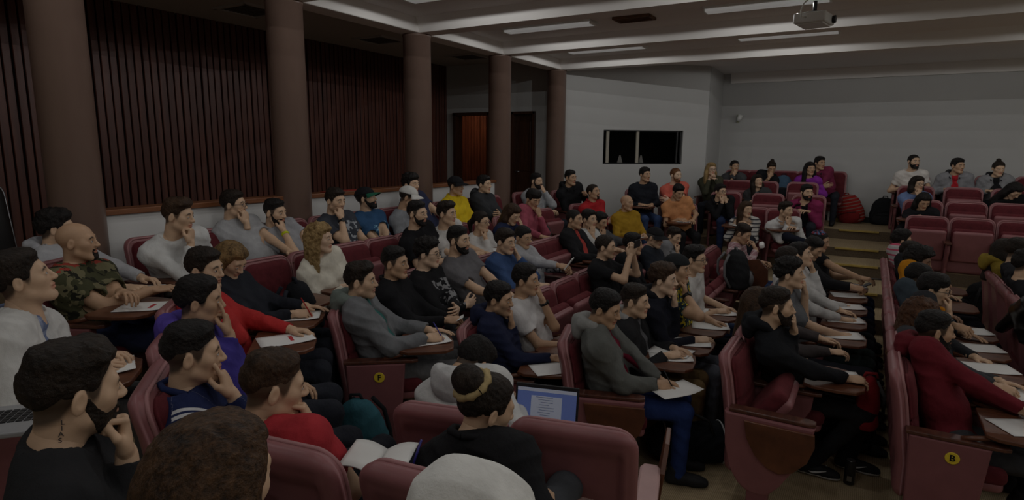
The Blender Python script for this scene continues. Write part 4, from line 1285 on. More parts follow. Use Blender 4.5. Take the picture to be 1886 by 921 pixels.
def yback(z): return float(np.interp(z, [0.20, 0.42, 0.62, 0.80, 0.97], [-0.235, -0.235, -0.262, -0.288, -0.330]))
def shell_push(x, z, side):
    if side > 0: return 0.0
    d = min(0.205 - abs(x), 0.875 - z, z - 0.25)       # recessed panel with a groove around it
    return 0.010 * float(np.clip(d / 0.012, 0, 1)) - 0.007 * math.exp(-((d - 0.002) / 0.006) ** 2)
V, Q = lens_panel(zsamples(0.20, 0.955, 26, 0.085), 0.255, 0.085, 0.06, yback, 0.040, 34, shell_push, 10)
ME_SHELL = np_mesh('back_shell', V, Q, M_SHELL)
def yc2(z): return yback(z) + 0.048
def cush_push(x, z, side):
    if side < 0: return 0.0
    seam = -0.016 * math.exp(-((z - 0.675) / 0.012) ** 2)
    bul = 0.012 * (1 - (x / 0.22) ** 2)
    but = sum(-0.016 * math.exp(-(((x - bx) / 0.02) ** 2 + ((z - bz) / 0.02) ** 2)) for bx in (-0.09, 0.09) for bz in (0.715,))
    tuft = -0.008 * abs(math.sin((x + 0.22) * PI / 0.11)) ** 8 * (1 if z < 0.67 else 0.0) * 0
    return seam + bul + but
V, Q = lens_panel(zsamples(0.40, 0.925, 24, 0.07), 0.226, 0.07, 0.03, yc2, 0.030, 26, cush_push, 8)
ME_CUSH = np_mesh('back_cushion', V, Q, M_SEAT)
b = MB()      # piping around the edge of the back
pts = []
for a in np.linspace(0, 1, 40):
    # run up the left edge, across the top and down the right edge
    pass
def edge_path(W, z0, z1, r, yf, n=10):
    L = [(-W, yf(z), z) for z in np.linspace(z0, z1 - r, 12)]
    C1 = [(-W + r - r * math.cos(t), yf(z1 - r + r * math.sin(t)), z1 - r + r * math.sin(t)) for t in np.linspace(0, PI / 2, n)]
    C2 = [(W - r + r * math.sin(t), yf(z1 - r + r * math.cos(t)), z1 - r + r * math.cos(t)) for t in np.linspace(0, PI / 2, n)]
    R = [(W, yf(z), z) for z in np.linspace(z1 - r, z0, 12)]
    return L + C1[1:] + C2 + R[1:]
b.tube(edge_path(0.244, 0.30, 0.946, 0.082, lambda z: yback(z) + 0.028), 0.0085, 8)
ME_PIPE = b.mesh('piping', M_RIM)
# seat: cushion on a shell pan, hinge at the back (origin at the hinge)
def seat_meshes():
    f = SDF((-0.27, -0.06, -0.12), (0.27, 0.48, 0.14), 0.010)
    X, Y, Z = f.full()
    def rbox(c, h, r):
        q = [np.abs(a - b) - (d - r) for a, b, d in zip((X, Y, Z), c, h)]
        return np.sqrt(np.maximum(q[0], 0) ** 2 + np.maximum(q[1], 0) ** 2 + np.maximum(q[2], 0) ** 2) + np.minimum(np.maximum(np.maximum(q[0], q[1]), q[2]), 0) - r
    f.d = (rbox((0, 0.21, 0.035), (0.225, 0.225, 0.048), 0.04) - 0.010 * np.cos(np.clip(X / 0.23, -1, 1) * 1.5) * np.cos(np.clip((Y - 0.21) / 0.23, -1, 1) * 1.5)).astype(np.float32)
    a = f.mesh()
    f.d = rbox((0, 0.205, -0.022), (0.215, 0.215, 0.036), 0.03).astype(np.float32)
    return a, f.mesh()
(sv, sq), (pv, pq) = seat_meshes()
ME_SEAT = np_mesh('seat', sv, sq, M_SEAT); ME_PAN = np_mesh('seat_pan', pv, pq, M_SHELL)
# right side standards (x = +0.27): plain, square end panel, and curved end shell
YZ = Matrix(((0, 0, 1, 0), (1, 0, 0, 0), (0, 1, 0, 0), (0, 0, 0, 1)))     # prism (y, z) extruded along x
def std(poly, x0, x1, mat, name, bevel=0.008):
    b = MB(); b.prism(poly, x0, x1, YZ, bevel); return b.mesh(name, mat)
ME_STD = std([(-0.20, 0.0), (0.02, 0.0), (0.04, 0.30), (0.16, 0.52), (0.17, 0.62), (-0.24, 0.62), (-0.22, 0.3)], 0.252, 0.282, M_SIDE, 'side_panel')
ME_END = std([(-0.215, 0.02), (0.085, 0.02), (0.135, 0.632), (-0.235, 0.632)], 0.258, 0.318, M_SIDE, 'side_panel', 0.010)
def arc(c, r, a0, a1, n): return [(c[0] + r * math.cos(t), c[1] + r * math.sin(t)) for t in np.linspace(a0, a1, n)]
ME_SHELLEND = std([(-0.275, 0.63)] + [(-0.262, 0.42), (-0.225, 0.30)] + arc((-0.06, 0.30), 0.155, PI * 1.08, PI * 1.62, 8) + [(0.06, 0.24), (0.13, 0.36), (0.20, 0.55), (0.215, 0.63)], 0.255, 0.325, M_SHELL, 'side_shell', 0.012)
b = MB(); b.box((0.288, -0.06, 0.095), (0.07, 0.12, 0.19), None, 0.006); b.box((0.288, -0.06, 0.008), (0.12, 0.30, 0.016), None, 0.004); ME_PED = b.mesh('pedestal', M_SIDE)
b = MB(); b.prism([(0.236, -0.25), (0.236, 0.18), (0.252, 0.215), (0.302, 0.215), (0.318, 0.18), (0.318, -0.25)], 0.632, 0.655, None, 0.006); ME_ARM = b.mesh('armrest', M_ARMWOOD)
b = MB(); b.prism([(0.232, -0.22), (0.232, 0.19), (0.25, 0.225), (0.31, 0.225), (0.328, 0.19), (0.328, -0.22)], 0.632, 0.668, None, 0.012); ME_ARMPINK = b.mesh('armrest', M_PINKPAD)
f = SDF((0.20, -0.26, 0.62), (0.36, 0.26, 0.74), 0.008); f.cone((0.28, -0.16, 0.675), (0.28, 0.15, 0.675), 0.034, 0.034, 0); V, Q = f.mesh(); ME_ARMPAD = np_mesh('arm_pad', V, Q, M_SEAT)
# writing tablet: a rounded D board, in use (flat in front) or folded down outside the end
dpoly = [(-0.09, 0.10), (0.30, 0.10)] + [(0.335, 0.15), (0.34, 0.30), (0.32, 0.40), (0.26, 0.445), (0.10, 0.45), (-0.02, 0.43), (-0.08, 0.37), (-0.11, 0.28), (-0.115, 0.16)]
b = MB(); b.prism(dpoly, 0.690, 0.712, None, 0.005); b.tube([(0.285, 0.0, 0.655), (0.285, 0.12, 0.685)], 0.014); ME_TAB = b.mesh('writing_tablet', M_TABLET)
fold = [(-0.16, 0.605), (0.215, 0.605), (0.222, 0.53), (0.19, 0.43), (0.12, 0.35), (0.05, 0.325)] + [(-0.02, 0.345), (-0.09, 0.41), (-0.14, 0.50)]
ME_FOLD = std(fold, 0.327, 0.347, M_TABLET, 'folded_tablet', 0.004)
# a tablet left standing half open, edge up
upp = [(-0.16, 0.0), (0.10, 0.0), (0.16, 0.10), (0.15, 0.24), (0.05, 0.35), (-0.08, 0.33), (-0.16, 0.22)]
b = MB(); b.prism(upp, -0.011, 0.011, YZ, 0.004); ME_TABUP = b.mesh('raised_tablet', M_TABLET)
CHAIRS = []

def chair(x, y, yaw, floor, label, seat='down', side='std', tab=None, letter=None, left=False, arm='wood', group='maroon auditorium chairs'):
    r = empty('auditorium_chair', (x, y, floor), math.radians(yaw) - PI / 2)
    tag(r, label, 'chair', group)
    bs = obj('back_shell', ME_SHELL, r); obj('piping', ME_PIPE, bs)
    obj('back_cushion', ME_CUSH, r)
    ang = {'down': 0.05, 'up': 1.32, 'half': 0.95}[seat]
    so = obj('seat', ME_SEAT, r, (0, -0.195, 0.385), (ang, 0, 0)); obj('seat_pan', ME_PAN, so)
    obj({'std': 'side_panel', 'end': 'end_panel', 'shell': 'end_shell'}[side], {'std': ME_STD, 'end': ME_END, 'shell': ME_SHELLEND}[side], r)
    if side == 'shell': obj('pedestal', ME_PED, r)
    ao = obj('armrest', ME_ARM if arm == 'wood' else ME_ARMPINK, r)
    if arm == 'pad': obj('arm_pad', ME_ARMPAD, ao)
    if left:
        lo = obj('side_panel', ME_STD, r, (-0.535, 0, 0)); obj('armrest', ME_ARM, r, (-0.554, 0, 0))
    if tab == 'use': obj('writing_tablet', ME_TAB, r)
    if tab == 'fold': obj('folded_tablet', ME_FOLD, r)
    if letter:
        b = MB(); b.lathe([(0.034, 0), (0.034, 0.003), (0.031, 0.004)], 28, Matrix.Rotation(PI / 2, 4, 'Y'))
        bd = b.build('row_badge', M_YELLOW, r, (0.318, -0.03, 0.545)); bd['label'] = 'yellow round badge with black letter ' + letter
        fc = bpy.data.curves.new('row_letter', 'FONT'); fc.body = letter; fc.size = 0.05; fc.align_x = 'CENTER'; fc.align_y = 'CENTER'; fc.extrude = 0.0008; fc.offset = 0.001
        fc.materials.append(M_INK)
        fo = obj('row_letter', text_mesh(fc), bd, (0.0048, 0, 0), (PI / 2, 0, PI / 2))
    CHAIRS.append(r)
    return r

def local(x, y, yaw, p):
    a = math.radians(yaw) - PI / 2
    return (x + math.cos(a) * p[0] - math.sin(a) * p[1], y + math.sin(a) * p[0] + math.cos(a) * p[1])

def paper(pos, rz, label, w=0.21, l=0.297, mat=None, sheets=1, curl=0.012, mark=None, group='sheets of paper on the writing tablets', name='paper_sheet', lift=0.0):
    b = MB(); th = 0.0012 * sheets
    def fn(u, v): return Vector(((u - 0.5) * w, (v - 0.5) * l, th + curl * max(0, v - 0.55) ** 2 * 4 * (0.4 + 0.6 * u) + lift))
    b.grid(fn, 6, 8)
    o = b.build(name, mat or M_PAPER, None, pos, (0, 0, rz))
    md = o.modifiers.new('thick', 'SOLIDIFY'); md.thickness = th; md.offset = -1
    tag(o, label, 'paper', group)
    if mark:
        b = MB(); b.box((0.0, 0.03, th + 0.0012), (w * 0.45, 0.022, 0.0006)); m = b.build('printed_mark', mark, o)
    return o
# ------------------------------------------------------------------ the audience
WHITE, BLACK, GREY, DGREY, NAVY = (0.74, 0.73, 0.71), (0.014, 0.014, 0.016), (0.20, 0.20, 0.215), (0.055, 0.057, 0.062), (0.022, 0.03, 0.075)
LGREY, DENIM, DDENIM, MAROON, KHAKI = (0.36, 0.36, 0.37), (0.045, 0.075, 0.17), (0.022, 0.035, 0.085), (0.145, 0.016, 0.024), (0.20, 0.135, 0.06)
ROWX = {'A': 1.50, 'B': 0.56, 'C': -0.34, 'D': -1.33, 'E': -2.10, 'F': -2.87, 'G': -3.70, 'H': -4.42}
ROWZ = {'A': 0.0, 'B': 0.0, 'C': 0.0, 'D': 0.0, 'E': 0.0, 'F': Z_F, 'G': Z_G, 'H': Z_H, 'R1': Z_T[1], 'R2': Z_T[2], 'R3': Z_T[3], 'R4': Z_T[4]}
ROWY = {'R1': 12.28, 'R2': 11.42, 'R3': 10.58, 'R4': 9.74}
LOOKS = {}

def sit(pid, what, u, v, at, rel, row=None, along=None, hip=None, yaw=None, floor=None, seat=True, side='std', tab=None, letter=None, sheet=None, where='', **kw):
    """what: clothes and look; at: ('d'|'x'|'y', value) says how far along the sight line the head is"""
    p = {'d': at_depth, 'x': on_x, 'y': on_y}[at[0]](u, v, at[1])
    look = math.degrees(math.atan2(p[1], p[0])) - 90 - rel
    if row in ROWX:
        hip = hip or (ROWX[row], along); yaw = 0 if yaw is None else yaw; floor = ROWZ[row] if floor is None else floor
    elif row in ROWY:
        hip = hip or (along, ROWY[row]); yaw = -90 if yaw is None else yaw; floor = ROWZ[row] if floor is None else floor
    short = what if len(what.split()) <= 8 else what.split(',')[0]
    if short.startswith('salmon') or len(short.split()) > 9: short = ' '.join(short.split()[:9])
    wd = 'with' if what.split()[0] in ('brown', 'long', 'glasses') else 'in'
    label = 'person ' + wd + ' ' + what + (' ' + where if where else '')
    person(pid, what, p, floor, hip, yaw, look, label=label, **kw)
    if seat:
        ch = chair(hip[0], hip[1], yaw, floor, 'maroon chair under the person ' + wd + ' ' + short, 'down', side, tab, letter)
        if row in ('F', 'G', 'H'): ch.scale = (0.9, 1, 1)
    if sheet:
        for i, q in enumerate(sheet if isinstance(sheet, list) else [sheet]):
            lx, ly, ang = q[:3]
            xy = local(hip[0], hip[1], yaw, (lx, ly))
            paper((xy[0], xy[1], floor + 0.714 + 0.004 * i), math.radians(yaw) - PI / 2 + ang, ('white sheet', 'second sheet')[i] + ' before the person ' + wd + ' ' + short, mark=M_REDINK if len(q) > 3 else None)
SH = (0.08, 0.27, 0.25)      # a sheet lying on the tablet

# ---- near block, seen from behind and from the side
sit(9, 'black sweatshirt with short beard and neck tattoo, chin on fist', 138, 722, ('d', 1.48), -13, hip=(-1.66, 0.62), yaw=62, floor=Z_H, pose='chinR', hair=('quiff', 'dark'), tone='light', stub=0.5,
    beard='trim', top=(0.022, 0.022, 0.024), bulk=1.1, pitch=-4, pants=BLACK, seat=False, shrug=0.022)
sit(11, 'brown hair seen from behind at the bottom edge', 398, 892, ('d', 1.02), -38, hip=(-0.90, 0.50), yaw=80, floor=Z_H, pose='lap', sex='f', hair=('long', 'highlight'), tone='light', top=(0.05, 0.045, 0.045), pitch=-5, seat=False)
sit(13, 'white hood pulled up at the bottom edge', 868, 1018, ('d', 1.0), -40, hip=(-0.46, 0.66), yaw=95, floor=Z_H, pose='lap', sex='f', hair=('long', 'blonde'), tone='light', top=WHITE, pitch=-25, seat=False)
sit(10, 'red shirt with hand over mouth in near row', 506, 712, ('d', 2.02), -6, hip=(-1.53, 1.38), yaw=100, floor=Z_G, pose='mouthR', hair=('fade', 'brown'), tone='light', top=(0.42, 0.035, 0.045), sleeve='short', pitch=-8, wl=('B', -0.1, 0.2, 0.60, 'rest'))
sit(12, 'black high-collared top with hair in a bun', 897, 752, ('d', 2.05), -24, hip=(-0.96, 1.49), yaw=97, floor=Z_G, pose='tablet', sex='f', hair=('bun', 'dark'), tone='light', top=(0.016, 0.016, 0.018), collar=(0.016, 0.016, 0.018), pants=(0.07, 0.075, 0.085), pitch=-14, shrug=0.04, wl=('B', -0.20, 0.30, 0.72, 'grip'), wr=('B', 0.12, 0.2, 0.60, 'rest'))
sit(14, 'white hoodie with black piping, head bowed', 872, 668, ('d', 3.0), -40, hip=(-1.46, 2.16), yaw=104, floor=Z_F, pose='tablet', hair=('short', 'black'), tone='tan', top=(0.62, 0.62, 0.61), hood=(0.6, 0.6, 0.6), pitch=-48, shrug=0.04)
sit(8, 'navy track jacket with three white shoulder stripes', 357, 652, ('d', 2.28), 6, hip=(-2.08, 1.42), yaw=50, floor=Z_G, pose='pointR', hair=('fade', 'black'), tone='light', top=((0.018, 0.026, 0.085), 'sleeves', (0.62, 0.62, 0.64)), collar=(0.018, 0.026, 0.085), pitch=-2, knee=0.40, wl=('B', -0.1, 0.2, 0.6, 'rest'))
sit(7, 'purple hooded sweatshirt with fingers at the lips', 369, 555, ('d', 2.93), 10, hip=(-2.55, 1.74), yaw=48, floor=Z_G, pose='pointR', hair=('short', 'black'), tone='tan', top=(0.055, 0.04, 0.24), hood=(0.10, 0.065, 0.36), pitch=-2, knee=0.40, wl=('B', -0.1, 0.2, 0.6, 'rest'))
sit(5, 'red jacket resting cheek on hand', 378, 496, ('d', 3.5), 32, hip=(-3.08, 2.08), yaw=45, floor=Z_G, pose='cheekR', hair=('short', 'dark'), tone='light', stub=0.3, top=(0.46, 0.035, 0.035), pitch=-4, tab='use', sheet=(0.10, 0.28, 0.3, 1))
sit(6, 'dark jacket with blonde-streaked hair, reading head down', 426, 480, ('d', 3.92), 40, hip=(-3.42, 2.5), yaw=30, floor=Z_G, pose='write', sex='f', hair=('long', 'ombre'), tone='light', top=(0.02, 0.022, 0.03), pitch=-32, tab='use', sheet=SH)
sit(1, 'white zip jacket over blue shirt, looking up at left edge', 43, 514, ('d', 2.5), 6, hip=(-2.96, 1.02), yaw=50, floor=Z_H, pose='tablet', hair=('short', 'dark'), tone='light', top=((0.16, 0.20, 0.33), 'plaid', (0.35, 0.4, 0.55)), jacket=(0.62, 0.61, 0.59), collar=(0.20, 0.25, 0.40), pitch=14, pants=(0.12, 0.12, 0.12), tab='use', sheet=SH)
sit(2, 'camouflage T-shirt with shaved head and goatee', 144, 446, ('d', 3.62), 20, hip=(-3.92, 1.80), yaw=27, floor=Z_H, side='end', letter='H', pose='crossed', hair=None, tone='tan', beard='goatee', bulk=1.18, sleeve='short',
    top=((0.055, 0.055, 0.028), 'camo', (0.15, 0.135, 0.075), (0.018, 0.018, 0.012)), pants=NAVY, pitch=2, tab='use', sheet=(0.12, 0.34, 0.25, 1), wr=('B', -0.06, 0.26, 0.77, 'rest'), wl=('B', 0.14, 0.22, 0.80, 'rest'))
sit(3, 'pale hoodie half hidden behind the camouflage T-shirt', 105, 421, ('d', 3.98), 5, hip=(-4.35, 2.02), yaw=22, floor=Z_H, pose='tablet', hair=('messy', 'black'), tone='light', top=(0.42, 0.42, 0.44), hood=(0.42, 0.42, 0.45), pants=(0.07, 0.07, 0.07), tab='use', sheet=SH)
# ---- row H, along the parapet
sit(4, 'white long-sleeved top with chin on hand', 329, 398, ('d', 4.25), 26, 'H', 2.56, pose='chinR', hair=('quiff', 'brown'), tone='light', top=(0.66, 0.66, 0.65), pants=BLACK, pitch=-6, tab='use', sheet=SH)
sit(24, 'grey T-shirt with black glasses and hand at mouth', 431, 377, ('x', -4.72), 22, 'H', 3.38, pose='mouthR', hair=('short', 'dark'), tone='light', top=LGREY, sleeve='short', glasses=True, tab='use')
sit(25, 'grey polo shirt with yellow wristband', 507, 392, ('x', -4.60), 36, 'H', 3.80, pose='mouthR', hair=('fade', 'black'), tone='light', beard='trim', top=(0.33, 0.33, 0.35), collar=(0.36, 0.36, 0.38), sleeve='short', pitch=-4, tab='use')
sit(26, 'dark slate T-shirt with black wristwatch, hand on mouth', 618, 370, ('x', -4.5), 44, 'H', 4.28, pose='mouthR', hair=('short', 'dark'), tone='light', stub=0.4, top=((0.05, 0.055, 0.07), 'print', (0.35, 0.37, 0.4)), sleeve='short', bulk=1.12, pitch=-6)
sit(27, 'blue T-shirt and black cap with green brim', 675, 366, ('x', -4.6), 20, 'H', 4.78, pose='crossed', hair=('buzz', 'black'), tone='light', beard='full', top=((0.035, 0.09, 0.19), 'print', (0.2, 0.4, 0.55)), sleeve='short', capc=((0.014, 0.014, 0.016), 'fwd', (0.02, 0.12, 0.07)), pitch=12)
sit(28, 'grey T-shirt and white cap worn backwards', 753, 364, ('x', -4.4), 12, 'H', 5.26, pose='tablet', hair=('buzz', 'dark'), tone='tan', top=(0.25, 0.26, 0.28), sleeve='short', capc=((0.62, 0.61, 0.58), 'fwd'), pitch=-14)
sit(29, 'navy T-shirt behind the white cap, hand at chin', 757, 340, ('x', -4.62), 38, 'H', 5.74, pose='mouthR', hair=('curly', 'black'), tone='light', top=(0.03, 0.035, 0.075), sleeve='short')
sit(30, 'bright yellow jacket and black cap', 840, 343, ('x', -4.5), 30, 'H', 6.22, pose='tablet', hair=('buzz', 'dark'), tone='tan', top=(0.70, 0.50, 0.02), collar=(0.70, 0.50, 0.02), capc=(BLACK, 'fwd'), pitch=-2)
sit(31, 'dark grey jacket beside the yellow jacket', 892, 340, ('x', -4.5), 30, 'H', 6.86, pose='crossed', hair=('short', 'black'), tone='light', top=(0.04, 0.042, 0.046), hood=(0.04, 0.042, 0.046))
sit(37, 'pale denim jacket with full beard', 988, 334, ('x', -4.42), 36, 'H', 8.25, pose='mouthL', hair=('fade', 'black'), tone='light', beard='full', top=LGREY, jacket=(0.36, 0.37, 0.39), yaw=-15)
sit(38, 'black hooded top hugging one arm', 1051, 328, ('d', 9.55), 42, None, hip=(-4.12, 8.98), yaw=-28, floor=Z_H, pose='mouthL', hair=('fade', 'black'), tone='tan', top=BLACK, hood=BLACK, wl=('B', -0.02, 0.26, 0.95, 'curl'))
# ---- row G
sit(23, 'cream sweater with long curly blonde hair', 590, 440, ('x', -3.68), 22, 'G', 3.44, pose='tablet', sex='f', hair=('longcurly', 'blonde'), tone='pale', top=(0.72, 0.68, 0.58), pants=BLACK, tab='use')
sit(32, 'black T-shirt with full black beard', 769, 394, ('x', -3.72), 34, 'G', 4.72, pose='tablet', hair=('fade', 'black'), tone='light', beard='trim', top=BLACK, sleeve='short', tab='use')
sit(33, 'white T-shirt next to the black T-shirt', 823, 394, ('x', -3.66), 30, 'G', 5.14, pose='tablet', hair=('quiff', 'dark'), tone='light', top=(0.60, 0.58, 0.56), sleeve='short', tab='use', sheet=SH)
sit(34, 'white top with glasses and dark ponytail', 886, 409, ('x', -3.62), 32, 'G', 5.56, pose='chinR', sex='f', hair=('pony', 'dark'), tone='light', top=(0.62, 0.6, 0.58), glasses=True, tab='use', sheet=SH)
sit(35, 'navy sweater with straight brown hair, head down', 944, 395, ('x', -3.55), 40, 'G', 6.02, pose='cheekL', sex='f', hair=('long', 'brown'), tone='light', top=NAVY, pitch=-28, tab='use')
sit(36, 'dusty pink shirt with dark fringe', 982, 367, ('x', -3.68), 48, 'G', 6.56, pose='chinL', hair=('bowl', 'black'), tone='tan', top=(0.36, 0.085, 0.12), pitch=-22, pants=DENIM, tab='use')
sit(39, 'red jacket leaning back with closed mouth and moustache', 1093, 354, ('d', 9.15), 36, None, hip=(-3.60, 8.62), yaw=-25, floor=Z_G, pose='crossed', hair=('thin', 'dark'), tone='tan', beard='goatee', top=(0.42, 0.025, 0.03), collar=(0.42, 0.025, 0.03), pitch=8, pants=BLACK)
# ---- row F
sit(15, 'grey hoodie with green lining, writing', 665, 518, ('x', -2.83), 14, 'F', hip=(-2.72, 2.95), yaw=38, side='end', letter='F', pose='write', hair=('quiff', 'dark'), tone='light', stub=0.4, top=(0.04, 0.14, 0.13), jacket=(0.17, 0.175, 0.185), hood=(0.16, 0.19, 0.17), pants=(0.16, 0.16, 0.165), tab='use', sheet=SH)
sit(16, 'black zip-neck sweater holding a small card', 728, 485, ('x', -3.02), 26, 'F', hip=(-2.96, 3.42), yaw=22, pose='phone', wr=('B', 0.06, 0.34, 0.72, 'grip'), wl=('B', -0.06, 0.34, 0.70, 'grip'), hair=('fade', 'black'), tone='tan', top=(0.013, 0.013, 0.015), collar=(0.013, 0.013, 0.015), bulk=1.2, pants=(0.09, 0.09, 0.095))
sit(17, 'black sweatshirt with curly hair and glasses, arms crossed', 788, 467, ('x', -3.05), 20, 'F', hip=(-3.0, 3.90), yaw=10, pose='crossed', hair=('curly', 'black'), tone='pale', top=((0.016, 0.016, 0.018), 'print', (0.25, 0.25, 0.26)), glasses=True, pants=DGREY)
sit(18, 'grey T-shirt over black sleeves with trimmed beard', 845, 443, ('x', -3.02), 30, 'F', 4.37, pose='clasp', hair=('fade', 'black'), tone='light', beard='trim', top=(0.15, 0.145, 0.155), sleeve='short', pants=DGREY)
sit(19, 'blue pullover with face resting on one hand', 931, 445, ('x', -2.96), 36, 'F', 4.86, pose='cheekL', hair=('short', 'dark'), tone='light', top=(0.045, 0.085, 0.20), pitch=-6, tab='use', sheet=(0.02, 0.25, 0.5))
sit(20, 'pale grey hoodie holding up a phone', 964, 437, ('x', -3.04), 42, 'F', 5.36, pose='phone', wr=('B', 0.16, 0.36, 0.86, 'grip'), hair=('pulled', 'black'), sex='f', tone='tan', top=((0.40, 0.40, 0.42), 'print', (0.03, 0.03, 0.04)), hood=(0.4, 0.4, 0.42), pitch=-10)
sit(40, 'black jacket open over a red T-shirt', 1058, 404, ('x', -3.02), 26, 'F', 6.58, pose='tablet', hair=('buzz', 'black'), tone='tan', top=(0.42, 0.06, 0.05), jacket=(0.016, 0.016, 0.018), tab='use', sheet=SH)
sit(41, 'white T-shirt between the red shirt and a hidden neighbour', 1085, 404, ('x', -3.02), 36, 'F', 7.06, pose='chinR', hair=('short', 'black'), tone='light', top=(0.55, 0.54, 0.52), sleeve='short', tab='use')
sit(42, 'grey top with dark hair, chin in hand, farthest of three', 1106, 408, ('x', -3.08), 36, 'F', 7.56, pose='chinR', hair=('short', 'black'), tone='tan', top=(0.08, 0.08, 0.085), pitch=-14, tab='use')
sit(43, 'mustard sweater with bald head', 1155, 374, ('d', 9.1), 40, None, hip=(-3.05, 8.72), yaw=-35, floor=Z_F, pose='tablet', hair=None, tone='tan', top=(0.36, 0.21, 0.02), collar=(0.40, 0.25, 0.04), bulk=1.12, tab='use', sheet=SH)
# ---- row E
sit(21, 'navy quilted jacket with hand under chin', 919, 551, ('x', -2.2), 20, 'E', hip=(-2.08, 3.55), yaw=18, pose='chinL', hair=('short', 'black'), tone='tan', stub=0.4, top=(0.016, 0.02, 0.05), hood=(0.016, 0.02, 0.05), quilt=True, pitch=-6, pants=BLACK, tab='use', sheet=(0.20, 0.33, 0.5))
sit(22, 'white T-shirt with wristwatch and hand at the mouth', 969, 516, ('x', -2.2), 20, 'E', 4.04, pose='mouthL', hair=('short', 'black'), tone='tan', top=(0.64, 0.62, 0.62), sleeve='short', pants=BLACK, tab='use')
sit(47, 'black T-shirt raising a phone to take a picture', 1116, 455, ('x', -2.2), 15, 'E', 5.55, pose='photo', hair=('thin', 'dark'), tone='light', stub=0.3, top=BLACK, sleeve='short')
sit(48, 'black sweater half hidden behind raised arms', 1166, 450, ('x', -2.16), 10, 'E', 6.06, pose='lap', hair=('short', 'black'), tone='tan', top=BLACK)
sit(49, 'dark jacket and black cap, looking down', 1207, 438, ('x', -2.16), 32, 'E', 7.02, pose='tablet', hair=('buzz', 'grey'), tone='light', top=(0.022, 0.026, 0.035), capc=((0.018, 0.018, 0.02), 'fwd'), pitch=-12, bulk=1.1)
sit(50, 'grey patterned hoodie beside the black cap', 1241, 436, ('x', -2.12), 34, 'E', 7.56, pose='chinR', hair=('fade', 'dark'), tone='light', top=((0.25, 0.25, 0.26), 'print', (0.1, 0.1, 0.1)), pitch=-14, hood=(0.25, 0.25, 0.26))
# ---- row D
sit(55, 'grey jacket with pale hood at the row end, looking down', 1115, 569, ('x', -1.38), 20, 'D', hip=(-1.36, 3.66), yaw=18, side='shell', tab='fold', pose='lap', wr=('B', 0.10, 0.28, 0.67, 'grip'), wl=('B', 0.0, 0.32, 0.66, 'rest'), hair=('short', 'black'), tone='tan', top=(0.15, 0.012, 0.03), jacket=(0.125, 0.128, 0.12), hood=(0.27, 0.27, 0.26),
    pants=(0.022, 0.042, 0.15), pitch=-14, bulk=1.1)
sit(56, 'black bomber jacket with pale hood', 1170, 555, ('x', -1.37), 16, 'D', hip=(-1.38, 4.16), yaw=8, pose='tablet', hair=('fade', 'dark'), tone='light', top=(0.12, 0.12, 0.13), jacket=(0.022, 0.022, 0.024), hood=(0.34, 0.33, 0.32), pants=KHAKI, tab='use', sheet=[SH, (-0.02, 0.26, -0.2)], pitch=-2)
sit(54, 'navy hooded sweater with brown hair and hand at chin', 1222, 515, ('x', -1.28), 14, 'D', 4.60, pose='chinL', hair=('messy', 'brown'), tone='pale', top=(0.014, 0.015, 0.024), hood=(0.014, 0.014, 0.018), pants=(0.13, 0.14, 0.17), tab='use', sheet=SH)
sit(53, 'yellow and black floral shirt with cap worn backwards', 1248, 496, ('x', -1.28), 18, 'D', 5.10, pose='chinR', hair=('buzz', 'black'), tone='tan', bulk=1.15, top=((0.02, 0.03, 0.035), 'floral', (0.10, 0.17, 0.16), (0.62, 0.50, 0.03)), sleeve='short', capc=((0.02, 0.022, 0.024), 'back'), tab='use', sheet=(0.06, 0.30, 0.3))
sit(52, 'white T-shirt with glasses and swept-up black hair', 1280, 478, ('x', -1.28), 20, 'D', 5.60, pose='tablet', hair=('quiff', 'black'), tone='light', top=(0.60, 0.58, 0.56), sleeve='short', glasses=True, pants=DENIM, tab='use', sheet=SH)
sit(57, 'pink plaid shirt eating with both hands', 1368, 431, ('x', -1.27), 25, 'D', 7.80, pose='eat', hair=('fade', 'dark'), tone='tan', top=((0.34, 0.19, 0.21), 'plaid', (0.60, 0.5, 0.5)), pitch=-22, pants=DENIM)
# ---- row C
sit(74, 'black hoodie with full dark beard, hand to mouth', 1431, 565, ('d', 3.85), -4, 'C', 4.40, pose='mouthL', hair=('fade', 'dark'), tone='light', beard='full', top=(0.013, 0.014, 0.017), hood=(0.012, 0.013, 0.016), bulk=1.08, pants=BLACK, shoes='white', tab='use', sheet=SH, wr=('B', 0.16, 0.36, 0.735, 'rest'), ankles=(0.17, 0.40))
sit(75, 'long brown hair behind the bearded black hoodie', 1397, 560, ('d', 4.35), -20, 'C', 4.92, pose='tablet', sex='f', hair=('long', 'brown'), tone='light', top=(0.06, 0.05, 0.05), pitch=-8)
sit(76, 'grey T-shirt with dark curls, hand on nose', 1455, 505, ('d', 4.75), 4, 'C', 5.42, pose='mouthL', hair=('curly', 'black'), tone='light', top=(0.13, 0.135, 0.145), sleeve='short', tab='use', sheet=SH, pants=(0.03, 0.045, 0.045), pitch=6)
sit(77, 'white top with dark braided hair', 1452, 478, ('d', 5.35), -10, 'C', 5.94, pose='tablet', sex='f', hair=('pulled', 'dark'), tone='light', top=(0.5, 0.49, 0.48), tab='use', sheet=SH)
sit(78, 'white long sleeves looking up with hand at forehead', 1474, 470, ('d', 5.85), 8, 'C', 6.46, pose='mouthL', hair=('short', 'black'), tone='light', top=(0.58, 0.57, 0.56), pitch=12, tab='use', sheet=SH)
sit(79, 'black hoodie looking down at a phone in both hands', 1497, 458, ('d', 6.45), 20, 'C', 6.98, pose='phone', hair=('fade', 'black'), tone='tan', top=BLACK, pitch=-26, tab='use', sheet=SH, pants=DDENIM)
